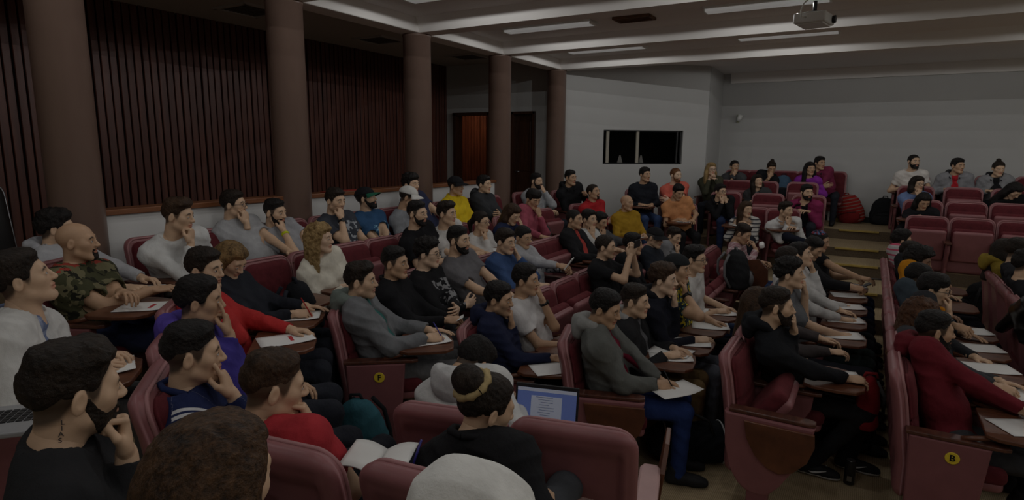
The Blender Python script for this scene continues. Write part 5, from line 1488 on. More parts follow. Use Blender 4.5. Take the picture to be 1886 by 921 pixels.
sit(80, 'black T-shirt with patterned skullcap at the aisle', 1510, 444, ('d', 6.95), 14, 'C', 7.50, pose='phone', wr=('B', 0.10, 0.44, 0.78, 'rest'), hair=('buzz', 'black'), tone='tan', top=BLACK, sleeve='short', pitch=-12, tab='use', sheet=SH, pants=DDENIM, bulk=1.1)
# ---- row B
sit(81, 'maroon hooded sweatshirt at the end of row B', 1722, 610, ('d', 3.72), -20, 'B', 4.12, side='end', letter='B', pose='tablet', wr=('B', 0.20, 0.46, 0.735, 'rest'), wl=('B', -0.02, 0.36, 0.735, 'rest'), hair=('fade', 'black'), tone='tan', beard='trim', top=MAROON, hood=MAROON, shrug=0.03, bulk=1.05, pants=(0.05, 0.05, 0.055), tab='use', sheet=(0.10, 0.30, 0.5))
sit(82, 'long dark curls beside the maroon sweatshirt', 1694, 582, ('d', 4.2), -42, 'B', 4.62, pose='write', sex='f', hair=('longcurly', 'auburn'), tone='light', top=(0.05, 0.05, 0.055), pitch=-12, tab='use', sheet=SH)
sit(83, 'glasses and black fringe, yellow cup at the chin', 1720, 533, ('d', 4.72), 4, 'B', 5.12, pose='mouthR', hair=('bowl', 'black'), tone='light', top=(0.03, 0.03, 0.034), glasses=True, pitch=-8, tab='use', sheet=SH)
sit(84, 'slate blue shirt and black knitted cap of hair', 1690, 512, ('d', 5.25), -25, 'B', 5.62, pose='write', hair=('short', 'black'), tone='tan', top=(0.045, 0.06, 0.075), pitch=-16, tab='use', sheet=SH)
sit(85, 'orange sweater with black curls, hand at brow', 1692, 481, ('d', 5.75), 8, 'B', 6.12, pose='mouthR', hair=('afro', 'black'), tone='brown', top=(0.55, 0.22, 0.012), pitch=-10, tab='use', sheet=SH)
sit(86, 'dark jacket with short brown hair, farther along row B', 1678, 466, ('d', 6.55), -12, 'B', 7.12, pose='write', hair=('short', 'dark'), tone='light', top=(0.02, 0.02, 0.022), tab='use')
sit(87, 'pink and white jersey at the far end of row B', 1661, 443, ('d', 7.1), -14, 'B', 7.92, pose='tablet', hair=('messy', 'black'), tone='tan', top=((0.5, 0.48, 0.48), 'stripes', (0.50, 0.08, 0.14)), tab='use')
# ---- row A
sit(88, 'mustard jacket with long dark hair at right edge', 1852, 462, ('d', 6.25), -12, 'A', 7.95, pose='tablet', sex='f', hair=('long', 'dark'), tone='light', top=(0.27, 0.19, 0.03), hood=(0.27, 0.19, 0.03), pitch=-10)
sit(89, 'brown hair beside the mustard jacket', 1877, 462, ('d', 5.9), -18, 'A', 7.45, pose='tablet', hair=('short', 'dark'), tone='light', top=(0.03, 0.03, 0.034))
sit(91, 'black leather jacket cut by the right edge', 1893, 487, ('d', 5.35), -18, 'A', 6.95, pose='tablet', hair=('messy', 'black'), tone='light', top=(0.014, 0.014, 0.016))
# ---- back block, facing the camera
sit(44, 'dark hooded top against the booth wall', 1188, 322, ('d', 10.05), 46, None, hip=(-3.25, 9.92), yaw=-55, floor=Z_H, pose='tablet', hair=('short', 'black'), tone='tan', top=(0.016, 0.018, 0.024), pants=DENIM, tab='use', sheet=SH)
sit(45, 'salmon T-shirt with ginger beard', 1245, 323, ('d', 10.1), 46, None, hip=(-2.78, 10.32), yaw=-60, floor=Z_H, pose='crossed', hair=('thin', 'ginger'), tone='pale', beard='trim', top=(0.62, 0.14, 0.10), sleeve='short')
sit(46, 'peach T-shirt writing with head down', 1249, 354, ('y', 9.5), 56, 'R4', -2.50, yaw=-65, pose='write', hair=('short', 'black'), tone='tan', top=(0.66, 0.30, 0.13), sleeve='short', pitch=-24, pants=BLACK, tab='use', sheet=SH)
sit(61, 'black jacket with glasses and clasped hands at the mouth', 1327, 353, ('y', 10.35), 46, 'R3', -2.02, yaw=-75, pose='bothchin', hair=('short', 'black'), tone='light', top=BLACK, hood=BLACK, glasses=True, pants=DDENIM)
sit(60, 'magenta open shirt over black T-shirt with black beard', 1486, 355, ('y', 10.35), 60, 'R3', -0.80, pose='tablet', hair=('short', 'black'), tone='light', beard='full', top=BLACK, jacket=(0.22, 0.025, 0.085), bulk=1.12)
sit(58, 'white top with thin dark stripes and long hair', 1374, 386, ('y', 9.5), 50, 'R4', -1.52, pose='tablet', sex='f', hair=('long', 'brown'), tone='light', top=((0.55, 0.53, 0.50), 'stripes', (0.06, 0.06, 0.07)), tab='use', sheet=SH)
sit(59, 'white shirt with legs crossed, hand at chin', 1447, 388, ('y', 9.45), 36, 'R4', -0.98, yaw=-70, pose='chinR', hair=('quiff', 'dark'), tone='light', stub=0.4, top=(0.64, 0.63, 0.62), collar=(0.64, 0.63, 0.62), pants=(0.012, 0.014, 0.025), legs='cross', tab='use')
sit(62, 'olive jacket with blonde hair and glasses', 1310, 312, ('y', 11.3), 62, 'R2', -2.42, pose='clasp', wr=('B', 0.05, 0.22, 0.98, 'curl'), wl=('B', -0.05, 0.22, 0.98, 'curl'), sex='f', hair=('long', 'blonde'), tone='pale', top=(0.055, 0.055, 0.035), glasses=True)
sit(63, 'black and grey jacket with black hair, hand at mouth', 1353, 307, ('y', 12.1), 66, 'R1', -2.22, pose='mouthR', sex='f', hair=('pulled', 'black'), tone='tan', top=BLACK, jacket=(0.07, 0.07, 0.075))
sit(64, 'black T-shirt with hair in a topknot, head down', 1421, 309, ('y', 12.1), 78, 'R1', -1.80, pose='mouthR', sex='f', hair=('topknot', 'dark'), tone='tan', top=BLACK, sleeve='short', pitch=-26)
sit(65, 'grey cardigan with long dark hair, asleep', 1395, 334, ('y', 11.25), 60, 'R2', -1.62, pose='lap', sex='f', hair=('long', 'dark'), tone='light', top=((0.12, 0.12, 0.125), 'print', (0.3, 0.3, 0.3)), jacket=(0.05, 0.05, 0.052), pitch=8, roll=6)
sit(66, 'bright purple top with long black hair', 1492, 311, ('y', 12.05), 64, 'R1', -0.94, pose='lap', sex='f', hair=('long', 'black'), tone='tan', top=(0.26, 0.035, 0.33))
sit(67, 'black and pink jacket behind the purple top', 1510, 301, ('y', 12.5), 50, None, hip=(-0.60, 12.72), yaw=-90, floor=Z_T[1], pose='crossed', hair=('short', 'black'), tone='tan', top=(0.20, 0.03, 0.07), hood=(0.03, 0.02, 0.025))
sit(68, 'white T-shirt with dark beard against the white wall', 1683, 298, ('y', 12.1), 55, 'R1', 0.66, pose='tablet', hair=('buzz', 'black'), tone='light', beard='full', top=(0.68, 0.64, 0.60), sleeve='short')
sit(69, 'grey jacket open over a red T-shirt, back row', 1764, 306, ('y', 12.1), 46, 'R1', 1.24, pose='tablet', hair=('short', 'black'), tone='tan', top=(0.42, 0.02, 0.03), jacket=(0.25, 0.25, 0.265), hood=(0.04, 0.04, 0.045))
sit(70, 'grey jacket with dark collar and hair in a small bun', 1839, 311, ('y', 12.1), 64, 'R1', 1.78, pose='tablet', sex='f', hair=('topknot', 'dark'), tone='light', top=BLACK, jacket=(0.25, 0.25, 0.26), hood=(0.03, 0.03, 0.034), pitch=-8)
sit(71, 'light blue shirt with red glasses and dark bob', 1690, 339, ('y', 11.3), 50, 'R2', 0.68, pose='chinR', sex='f', hair=('bob', 'dark'), tone='light', top=(0.17, 0.24, 0.44), glasses=True)
sit(72, 'black quilted jacket writing, long black hair', 1701, 371, ('y', 10.4), 68, 'R3', 0.74, pose='write', sex='f', hair=('long', 'black'), tone='tan', top=(0.016, 0.016, 0.019), quilt=True, pitch=-30, tab='use', sheet=SH)
sit(73, 'black coat bent forward with dark hair over the face', 1868, 352, ('y', 11.2), 40, 'R2', 1.90, pose='lap', sex='f', hair=('long', 'black'), tone='light', top=(0.012, 0.012, 0.013), pitch=-45)

# ---- details worn or held
def hand_point(pid, side, p):
    q = PEOPLE[pid]; a = q['rot']; v = q['wri'][side] + np.array(p)
    return np.array((q['hip'][0] + math.cos(a) * v[0] - math.sin(a) * v[1], q['hip'][1] + math.sin(a) * v[0] + math.cos(a) * v[1], q['floor'] + v[2])), a

def band(pid, side, t, r, mat, name, w=0.02, face=None):
    """a band around a forearm, a part of the person"""
    q = PEOPLE[pid]; W, E = q['wri'][side], q['elb'][side]; ax = unit(E - W); c = W + ax * t
    b = MB(); M = Matrix(np.column_stack([*(frame(ax, (0, 0.2, 1)).T[[0, 2, 1]])]).tolist()).to_4x4()
    b.lathe([(r, -w / 2), (r + 0.003, -w / 2), (r + 0.003, w / 2), (r, w / 2)], 18)
    me = b.mesh(name, mat); me.transform(Matrix.Translation(Vector(c)) @ M)
    o = obj(name, me, q['root'])
    if face:
        b = MB(); b.lathe([(0.02, 0), (0.02, 0.008), (0.017, 0.010)], 18); m2 = b.mesh('watch_face', face)
        up_ = np.array((0, 0.3, 1.0)); up_ = unit(up_ - ax * (up_ @ ax))
        m2.transform(Matrix.Translation(Vector(c + up_ * r)) @ Vector((0, 0, 1)).rotation_difference(Vector(up_)).to_matrix().to_4x4()); obj('watch_face', m2, o)
band(25, 1, 0.035, 0.031, noisy('neon_yellow_band', (0.55, 0.62, 0.02), 0.05, 30), 'wristband', 0.022)
band(26, 1, 0.035, 0.032, M_BLACK, 'wristwatch', 0.022, M_BLACK)
band(22, -1, 0.035, 0.031, M_BLACK, 'wristwatch', 0.018, M_BLACK)
band(53, 1, 0.035, 0.033, M_BLACK, 'wristwatch', 0.024, M_BLACK)
band(18, 1, 0.03, 0.032, noisy('red_band', (0.4, 0.03, 0.03), 0.05, 30), 'wristband', 0.014)
def held(pid, side, off, size, name, label, cat, mat, tilt=(0, 0, 0), bevel=0.003):
    p, a = hand_point(pid, side, off)
    o = boxmesh(name, (0, 0, 0), size, mat, None, bevel, p, (tilt[0], tilt[1], a + tilt[2]))
    return tag(o, label, cat)
M_SCREEN = emit_mat('phone_screen', (0.35, 0.4, 0.5), 0.5)
held(47, 1, (-0.06, 0.05, 0.12), (0.15, 0.012, 0.075), 'phone', 'dark phone raised by the person in the black T-shirt', 'phone', M_BLACK)
held(20, 1, (0.0, 0.11, 0.03), (0.07, 0.012, 0.14), 'phone', 'white phone held up by the person in the pale grey hoodie', 'phone', M_WHITEPL, (-0.6, 0, 0.2))
held(79, 1, (-0.05, 0.10, 0.02), (0.07, 0.14, 0.010), 'phone', 'black phone in the hands of the person looking down in black hoodie', 'phone', M_BLACK, (0.5, 0, 0.3))
held(80, 1, (0.0, 0.16, 0.0), (0.05, 0.13, 0.010), 'phone', 'black phone held by the person with the patterned skullcap', 'phone', M_BLACK, (0.1, 0, -0.4))
held(16, 1, (-0.03, 0.10, 0.015), (0.085, 0.055, 0.003), 'card', 'small white card held by the person in the black zip-neck sweater', 'card', M_PAPER, (0.5, 0, 0.2), 0)
held(57, 1, (-0.05, 0.06, 0.05), (0.09, 0.06, 0.06), 'food_wrapper', 'crumpled white wrapper in the hands of the person in plaid', 'wrapper', M_PAPER, (0.3, 0.4, 0.2), 0.02)
def pen(pid, side, mat, label, off=(-0.02, 0.085, 0.02)):
    p, a = hand_point(pid, side, off)
    b = MB(); b.tube([(0, 0.03, -0.045), (0, 0.025, -0.038), (0, -0.035, 0.075)], [0.001, 0.004, 0.004], 8); b.tube([(0, -0.035, 0.075), (0, -0.039, 0.083)], [0.0046, 0.0035], 8)
    tag(b.build('pen', mat, None, p, (0, 0, a)), label, 'pen')
M_BLUEPEN = noisy('blue_pen_plastic', (0.04, 0.035, 0.25), 0.05, 30, 0.35, 0.5, 0)
q = PEOPLE[55]
xy = local(q['hip'][0], q['hip'][1], 18, (0.10, 0.40))
paper((xy[0], xy[1], 0.648), math.radians(18) - PI / 2 + 0.6, 'bent white sheet on the knee of the person in the grey jacket', curl=0.03, group='loose printed papers')
pen(15, 1, M_BLUEPEN, 'pen in the hand of the person in the grey hoodie')
pen(6, 1, noisy('red_band', (0.4, 0.03, 0.03)), 'red pen in the hand of the reading person with blonde streaks')
pen(55, 1, M_BLACK, 'black pen held by the person in the grey jacket')
# skullcap with coloured patches, neck lettering, shoe flash
q = PEOPLE[80]
f = SDF((-0.09, -0.12, 0.03), (0.09, 0.09, 0.15), 0.006); f.ell((0, -0.022, 0.040), (0.080, 0.098, 0.086), 0); X, Y, Z = f.full(); f.d = np.maximum(f.d, 0.078 - Z - 0.12 * np.clip(-Y, 0, 1)).astype(np.float32)
V, Q = f.mesh(); obj('skullcap', np_mesh('skullcap', q['H'] + V @ (q['MH'] * q['hs']).T, Q, cloth((0.02, 0.03, 0.06), 'floral', (0.12, 0.16, 0.3), (0.3, 0.05, 0.06))), q['root'])
# hood pulled up on the person at the bottom edge
q = PEOPLE[13]
f = SDF((-0.17, -0.2, -0.2), (0.17, 0.14, 0.22), 0.006)
f.ell((0, -0.02, 0.045), (0.112, 0.130, 0.115), 0); f.ell((0.01, -0.105, 0.10), (0.05, 0.06, 0.055), 0.06); f.ell((0, -0.06, -0.08), (0.115, 0.10, 0.12), 0.05); wrinkle(f, 0.003, 3)
f.ell((0, 0.115, -0.01), (0.075, 0.09, 0.10), 0.015, 's')
V, Q = f.mesh(); obj('hood', np_mesh('hood', q['H'] + V @ (q['MH'] * q['hs']).T, Q, cloth((0.72, 0.71, 0.68))), q['root'])
q = PEOPLE[9]
for i, chx in enumerate('LIAS'):
    fc = bpy.data.curves.new('neck_tattoo', 'FONT'); fc.body = chx; fc.size = 0.017; fc.align_x = 'CENTER'; fc.align_y = 'CENTER'; fc.extrude = 0.0003; fc.materials.append(noisy('tattoo_ink', (0.05, 0.045, 0.05), 0.1, 30, 0.7, 0.2, 0))
    hd = q['MH'] * q['hs']
    z = -0.050 - i * 0.0145; y = -0.024 - i * 0.003
    y = -0.040 - i * 0.002; HV = head_mesh('m', 0.0025)[0]; nr = (np.abs(HV[:, 1] - y) < 0.006) & (np.abs(HV[:, 2] - z) < 0.006)
    pc = q['H'] + hd @ np.array((HV[nr, 0].max() + 0.0006, y, z))
    fo = obj('neck_tattoo', text_mesh(fc), q['root'], pc)
    R = hd / q['hs'] @ np.array(Matrix.Rotation(PI / 2 - 0.10, 3, 'Z') @ Matrix.Rotation(PI / 2, 3, 'X'))
    fo.rotation_euler = Matrix(R.tolist()).to_euler()
# scrunchie around the bun
q = PEOPLE[12]
b = MB(); b.tube([(0.060 * math.cos(t), 0, 0.060 * math.sin(t)) for t in np.linspace(0, 2 * PI, 25)], [0.016 + 0.004 * math.sin(t * 9) for t in np.linspace(0, 2 * PI, 25)], 8, False)
me = b.mesh('scrunchie', noisy('straw_scrunchie', (0.42, 0.32, 0.16), 0.2, 60, 0.9, 0.1))
Rm = np.array(Matrix.Rotation(-0.75, 3, 'X'))
for vv in me.vertices: vv.co = Vector(q['H'] + (q['MH'] * q['hs']) @ (np.array((0, -0.078, 0.082)) + Rm @ np.array(vv.co)))
obj('scrunchie', me, q['root'])
# ------------------------------------------------------------------ chairs nobody sits in
def empty_chair(x, y, yaw, floor, label, narrow=False, **kw):
    c = chair(x, y, yaw, floor, label, **kw)
    if narrow: c.scale = (0.9, 1, 1)
    return c
empty_chair(-3.70, 2.98, 0, Z_G, 'empty maroon chair facing the camera, padded arm and pale end panel', True, seat='down', side='end', arm='pad', tab='use')
empty_chair(ROWX['G'], 3.88, 0, Z_G, 'empty maroon chair right behind the cream sweater', True, seat='up')
empty_chair(ROWX['G'], 4.30, 0, Z_G, 'empty maroon chair left of the person in black T-shirt with beard', True, seat='up')
empty_chair(ROWX['G'], 7.05, -5, Z_G, 'empty maroon chair holding a grey bag and a white booklet', True, seat='down')
empty_chair(ROWX['G'], 7.60, -10, Z_G, 'empty maroon chair between the grey bag and the red jacket', True, seat='up')
empty_chair(ROWX['H'], 2.98, 0, Z_H, 'empty maroon chair against the parapet right of the white long-sleeved top', True)
empty_chair(ROWX['H'], 7.35, -5, Z_H, 'empty maroon chair beside the dark grey jacket by the fourth column', True)
empty_chair(ROWX['F'], 5.86, 0, Z_F, 'empty maroon chair behind the phone held by the pale hoodie', True, seat='up')
empty_chair(ROWX['F'], 6.20, 0, Z_F, 'empty maroon chair left of the open black jacket', True, seat='up')
empty_chair(ROWX['E'], 4.54, 0, 0, 'empty maroon chair right of the white T-shirt with wristwatch', seat='up', tab='use')
empty_chair(ROWX['E'], 5.05, 0, 0, 'empty maroon chair left of the person raising a phone', seat='up')
empty_chair(ROWX['E'], 6.54, 0, 0, 'empty maroon chair hidden left of the black cap', seat='up')
empty_chair(ROWX['D'], 6.10, 0, 0, 'empty chair with half-raised seat, nearest of three before the backpack', seat='half')
empty_chair(ROWX['D'], 6.58, 0, 0, 'empty chair with half-raised seat, second before the backpack', seat='half')
empty_chair(ROWX['D'], 7.06, 0, 0, 'empty maroon chair carrying the grey and black backpack', seat='half')
cu = empty_chair(ROWX['D'], 7.50, 0, 0, 'empty chair with brown tablet raised on edge beside the backpack', seat='up')
obj('raised_tablet', ME_TABUP, cu, (0.30, 0.30, 0.60), (0, 0, 0))
empty_chair(ROWX['C'], 3.90, 0, 0, 'empty maroon chair at the end of the bearded hoodie row, half-raised seat', seat='half', side='shell', tab='fold')
BROAD = empty_chair(-0.97, 2.29, 104, Z_F, 'empty maroon chair with broad back right of the bun, seen from behind', seat='down', side='std', arm='pink', left=True)
for k, (x, yy) in enumerate(((0.76, 9.78), (1.26, 9.78), (1.77, 9.78))):
    empty_chair(x, yy, -90, Z_T[4], 'empty tip-up chair in the lowest back-block row, %s' % ('next to the stairs', 'second from the stairs', 'third from the stairs')[k], seat='up')
for k, x in enumerate((1.27, 1.79)):
    empty_chair(x, 10.62, -90, Z_T[3], 'empty chair behind the lowest back-block row, %s' % ('beside the black quilted jacket', 'second from the black quilted jacket')[k], seat='up')
empty_chair(1.30, 11.42, -90, Z_T[2], 'empty chair in front of the grey jacket with red T-shirt', seat='up')
empty_chair(2.30, 12.28, -90, Z_T[1], 'empty chair at the right edge of the topmost back row', seat='up')
for k, (x, yy, fl, t) in enumerate(((-2.04, 11.42, Z_T[2], 'left of the sleeping person'), (-0.98, 11.42, Z_T[2], 'in front of the purple top'),
                                   (-1.42, 10.58, Z_T[3], 'behind the striped top'), (-1.37, 12.28, Z_T[1], 'with a blue bag in the top row'))):
    empty_chair(x, yy, -90, fl, 'empty maroon chair ' + t, seat='up' if k != 3 else 'down')
for yy, t in ((6.62, 'left of the dark jacket'), (7.52, 'left of the pink and white jersey')):
    empty_chair(ROWX['B'], yy, 0, 0, 'empty row B chair ' + t, seat='up')
for yy, t in ((6.45, 'second'), (5.95, 'third'), (5.45, 'fourth')):
    empty_chair(ROWX['A'], yy, 0, 0, 'pale-backed chair at right edge, %s before the black leather jacket' % t, seat='up')
o = obj('raised_tablet', ME_TABUP, BROAD, (0.31, 0.30, 0.33), (0.0, 0.12, 0.0))
for c_ in BROAD.children:
    if c_.name.startswith('armrest') and c_.location.x == 0: c_.location.z = -0.12
    if c_.name.startswith('side_panel') and c_.location.x == 0: c_.scale.z = 0.8

# ------------------------------------------------------------------ bags and other things
def backpack(name, label, pos, rz, w, h, d, c, c2, tilt=0.0, roll=0.0, strap=True, cat='backpack', pattern=None):
    r = empty(name, pos, rz); r.rotation_euler = (tilt, roll, rz)
    tag(r, label, cat)
    f = SDF((-w * 0.7, -d * 0.9, -0.01), (w * 0.7, d * 0.9, h * 1.15), 0.010)
    f.ell((0, 0, h * 0.36), (w * 0.52, d * 0.5, h * 0.42), 0); f.ell((0, 0, h * 0.66), (w * 0.45, d * 0.42, h * 0.36), 0.05); f.ell((0, 0, h * 0.12), (w * 0.5, d * 0.48, h * 0.16), 0.05)
    wrinkle(f, 0.003, w * 50)
    X, Y, Z = f.full(); f.d = smax(f.d, 0.0 - Z + 0 * X + 0 * Y, 0.02).astype(np.float32)
    V, Q = f.mesh(); obj('main_compartment', np_mesh('main_compartment', V, Q, pattern or cloth(c)), r)
    f = SDF((-w * 0.6, 0, -0.01), (w * 0.6, d * 1.0, h * 0.7), 0.010)
    f.ell((0, d * 0.42, h * 0.26), (w * 0.40, d * 0.22, h * 0.24), 0.0); wrinkle(f, 0.002, 5); V, Q = f.mesh()
    pk = obj('front_pocket', np_mesh('front_pocket', V, Q, cloth(c2)), r)
    b = MB(); b.tube([(-w * 0.3, d * 0.56, h * 0.40), (0, d * 0.62, h * 0.43), (w * 0.3, d * 0.56, h * 0.40)], 0.004, 6); b.build('zipper', M_BLACK, pk)
    b = MB(); b.tube([(-0.04, -0.01, h * 0.98), (-0.03, -0.01, h * 1.06), (0.03, -0.01, h * 1.06), (0.04, -0.01, h * 0.98)], 0.010, 8); b.build('grab_handle', cloth(c2), r)
    if strap:
        for s in (-1, 1):
            b = MB(); b.tube([(s * w * 0.2, -d * 0.42, h * 0.92), (s * w * 0.30, -d * 0.66, h * 0.7), (s * w * 0.33, -d * 0.68, h * 0.4), (s * w * 0.36, -d * 0.45, h * 0.1)], 0.014, 8); b.build('shoulder_strap', cloth(c2), r)
    return r
def fl(u, v, z): return tuple(on_z(u, v, z))
p = (-2.50, 2.54, Z_F)
backpack('backpack', 'teal and black backpack standing by the row F end panel', p, PI + 0.35, 0.32, 0.50, 0.22, (0.04, 0.13, 0.165), (0.018, 0.02, 0.023), -0.12, 0.12)
p = fl(632, 700, Z_F)
backpack('backpack', 'black backpack on the floor behind the row F end seat', (-3.22, 3.12, Z_F), 1.0, 0.26, 0.38, 0.2, BLACK, BLACK, 0.0)
p = on_x(1335, 520, -1.20)
backpack('backpack', 'grey and black backpack sitting on an empty chair', (-1.16, 6.95, 0.64), -PI / 2 + 0.5, 0.38, 0.44, 0.26, (0.02, 0.021, 0.023), (0.16, 0.16, 0.165), 0.06)
p = np.array((0.30, 12.88, Z_T[1]))
backpack('backpack', 'black backpack leaning on the back wall at the stair top', (p[0], p[1] + 0.1, Z_T[1]), PI, 0.44, 0.50, 0.26, (0.014, 0.015, 0.017), (0.02, 0.021, 0.023), -0.15)
p = np.array((-0.18, 12.85, Z_T[1]))
M_REDSTRIPE = cloth((0.30, 0.022, 0.018), 'stripes', (0.25, 0.14, 0.12))
backpack('backpack', 'red striped backpack leaning on the back wall', (p[0], p[1] + 0.1, Z_T[1]), PI - 0.25, 0.46, 0.54, 0.28, (0.3, 0.02, 0.02), (0.22, 0.02, 0.02), -0.12, 0.25, pattern=M_REDSTRIPE)
p = fl(1780, 545, 0)
backpack('backpack', 'black backpack on the floor before the lowest tip-up chairs', (1.30, 8.85, Z_F), 0.2, 0.42, 0.48, 0.26, (0.011, 0.011, 0.012), (0.014, 0.014, 0.015), 0.1)
backpack('backpack', 'black bag between row B and row A', (1.02, 6.9, 0.0), 1.3, 0.4, 0.46, 0.26, (0.012, 0.012, 0.013), (0.016, 0.016, 0.017), 0.1)
M_PATT = cloth((0.22, 0.21, 0.20), 'floral', (0.06, 0.065, 0.06), (0.30, 0.10, 0.07))
backpack('backpack', 'patterned grey backpack on the floor behind row B', (0.06, 5.35, 0.0), 0.6, 0.36, 0.46, 0.26, (0.2, 0.2, 0.2), (0.1, 0.1, 0.1), 0.1, pattern=M_PATT)
backpack('backpack', 'black backpack standing behind row B beside the patterned one', (0.02, 4.85, 0.0), 0.4, 0.36, 0.46, 0.26, (0.010, 0.010, 0.011), (0.012, 0.012, 0.013), 0.05)
backpack('backpack', 'dark bag behind row B in the aisle below the stairs', (0.05, 6.25, 0.0), 0.2, 0.38, 0.42, 0.26, (0.013, 0.012, 0.012), (0.016, 0.016, 0.016), 0.1)
backpack('backpack', 'blue and black backpack on the empty chair of the top row', (-1.36, 12.25, Z_T[1] + 0.46), PI, 0.32, 0.42, 0.2, (0.06, 0.11, 0.17), (0.02, 0.02, 0.024))
backpack('backpack', 'black backpack on the lap of the reading person with blonde streaks', (-3.42, 2.86, Z_G + 0.47), -0.4, 0.32, 0.40, 0.22, (0.012, 0.013, 0.016), (0.02, 0.022, 0.03), 0.12)
backpack('shoulder_bag', 'grey and black bag standing on an empty chair in row G', (-3.66, 7.05, Z_G + 0.47), -PI / 2, 0.30, 0.34, 0.18, (0.05, 0.05, 0.052), (0.30, 0.30, 0.31), 0.0, cat='bag')
paper((-3.48, 7.0, Z_G + 0.62), 0.3, 'white booklet with red cover print on the empty row G chair', mark=M_REDINK, name='booklet', sheets=4, group='loose printed papers')
# black duffel with white piping on the floor by the blue jeans
p = fl(1272, 868, 0.0)
df = empty('duffel_bag', (p[0] - 0.04, p[1] + 0.13, 0.0), 0.53); tag(df, 'black sports bag with white piping behind the blue jeans', 'bag')
f = SDF((-0.36, -0.22, -0.01), (0.36, 0.22, 0.36), 0.01); f.cone((-0.17, 0, 0.15), (0.17, 0, 0.15), 0.145, 0.145, 0); wrinkle(f, 0.005, 2); X, Y, Z = f.full(); f.d = smax(f.d, 0.0 - Z + 0 * X + 0 * Y, 0.03).astype(np.float32)
V, Q = f.mesh(); obj('bag_body', np_mesh('bag_body', V, Q, cloth((0.010, 0.011, 0.014))), df)
for s in (-1, 1):
    b = MB(); b.tube([(s * 0.20, 0.147 * math.cos(t), 0.15 + 0.147 * math.sin(t)) for t in np.linspace(-0.9, PI + 0.9, 24)], 0.006, 6)
    b.build('piping', noisy('white_piping', (0.5, 0.5, 0.5), 0.05, 20), df)
b = MB(); b.tube([(-0.12, -0.10, 0.25), (-0.10, -0.06, 0.33), (0.0, -0.03, 0.37), (0.10, -0.06, 0.33), (0.12, -0.10, 0.25)], 0.011, 8); b.build('carry_handle', M_BLACK, df)
p = on_y(1592, 790, 4.30)
backpack('backpack', 'red bag strapped beside the knees of the bearded black hoodie', tuple(p), 0.3, 0.13, 0.36, 0.13, (0.20, 0.012, 0.018), (0.17, 0.012, 0.016), 0.0, cat='bag', strap=False)
# black can on the carpet
p = (0.075, 4.30, 0.0)
cn = empty('drink_can', p); tag(cn, 'black tall can standing on the carpet by the black shoes', 'can')
b = MB(); b.lathe([(0.026, 0), (0.033, 0.008), (0.033, 0.150), (0.027, 0.163), (0.027, 0.168)], 24); b.build('can_body', noisy('black_can', (0.012, 0.012, 0.013), 0.05, 30, 0.3, 0.5, 0), cn)
b = MB(); b.lathe([(0.0255, 0), (0.0255, 0.003)], 20, Matrix.Translation((0, 0, 0.167))); b.build('can_top', M_METAL, cn)
b = MB(); b.box((0, -0.0335, 0.05), (0.028, 0.002, 0.035)); b.build('label_patch', M_METAL, cn)
# shoe flash on the sneakers of the bearded person
q = PEOPLE[74]
for ch_ in [c for c in q['root'].children if c.name.startswith('shoe')]:
    for s in (-1, 1):
        b = MB(); b.tube([(s * 0.044, -0.01, 0.05), (s * 0.0465, 0.03, 0.042), (s * 0.046, 0.06, 0.050), (s * 0.043, 0.11, 0.068)], [0.002, 0.008, 0.006, 0.0015], 8)
        b.build('shoe_flash', noisy('white_sole', (0.6, 0.6, 0.6)), ch_)
# laptop on a tablet in the near block
lp = empty('laptop', tuple(at_depth(1003, 757, 2.85) - np.array((0, 0, 0.13))), math.radians(10))
lp.rotation_euler = (0, 0, math.radians(16)); tag(lp, 'open silver-black laptop showing a document on blue', 'laptop')
b = MB(); b.box((0, -0.11, 0.0), (0.31, 0.215, 0.018), None, 0.005); base = b.build('laptop_base', M_BLACK, lp)
b = MB(); b.box((0, -0.08, 0.0095), (0.29, 0.10, 0.001)); b.build('keyboard', noisy('dark_keys', (0.03, 0.03, 0.032), 0.2, 60), base)
lid = empty('laptop_lid', (0, 0.012, 0.010)); lid.parent = lp; lid.rotation_euler = (math.radians(-14), 0, 0)
b = MB(); b.box((0, 0, 0.118), (0.31, 0.010, 0.225), None, 0.004); b.build('lid_shell', M_BLACK, lid)
M_SCR = emit_mat('blue_screen', (0.12, 0.17, 0.42), 1.6); M_DOC = emit_mat('document_page', (0.42, 0.45, 0.55), 1.5); M_TXT = emit_mat('document_text', (0.2, 0.22, 0.3), 1.0)
b = MB(); b.box((0, -0.0060, 0.116), (0.288, 0.001, 0.19)); sc = b.build('screen', M_SCR, lid)
b = MB(); b.box((0, -0.0070, 0.098), (0.15, 0.001, 0.155)); b.box((0, -0.0070, 0.203), (0.288, 0.001, 0.016)); b.build('document', M_DOC, sc)
b = MB()
for k in range(11): b.box((-0.01 + (k % 3) * 0.006, -0.0078, 0.17 - k * 0.012), (0.085 - (k % 4) * 0.012, 0.0008, 0.003))
b.build('text_lines', M_TXT, sc)
# laptop keyboard at the left edge, on a tablet before the white jacket
p = at_depth(22, 775, 1.95)
lk = empty('laptop', tuple(p), math.radians(48)); tag(lk, 'laptop with grey keys cut by the left edge', 'laptop')
b = MB(); b.box((0, 0, 0), (0.34, 0.24, 0.018), None, 0.005); bb = b.build('laptop_base', noisy('silver_laptop', (0.30, 0.30, 0.31), 0.03, 20, 0.4, 0.5, 0), lk)
b = MB()
for r_ in range(5):
    for c_ in range(14): b.box((-0.143 + c_ * 0.022, 0.06 - r_ * 0.022, 0.010), (0.017, 0.017, 0.004))
b.build('keyboard', M_BLACK, bb)
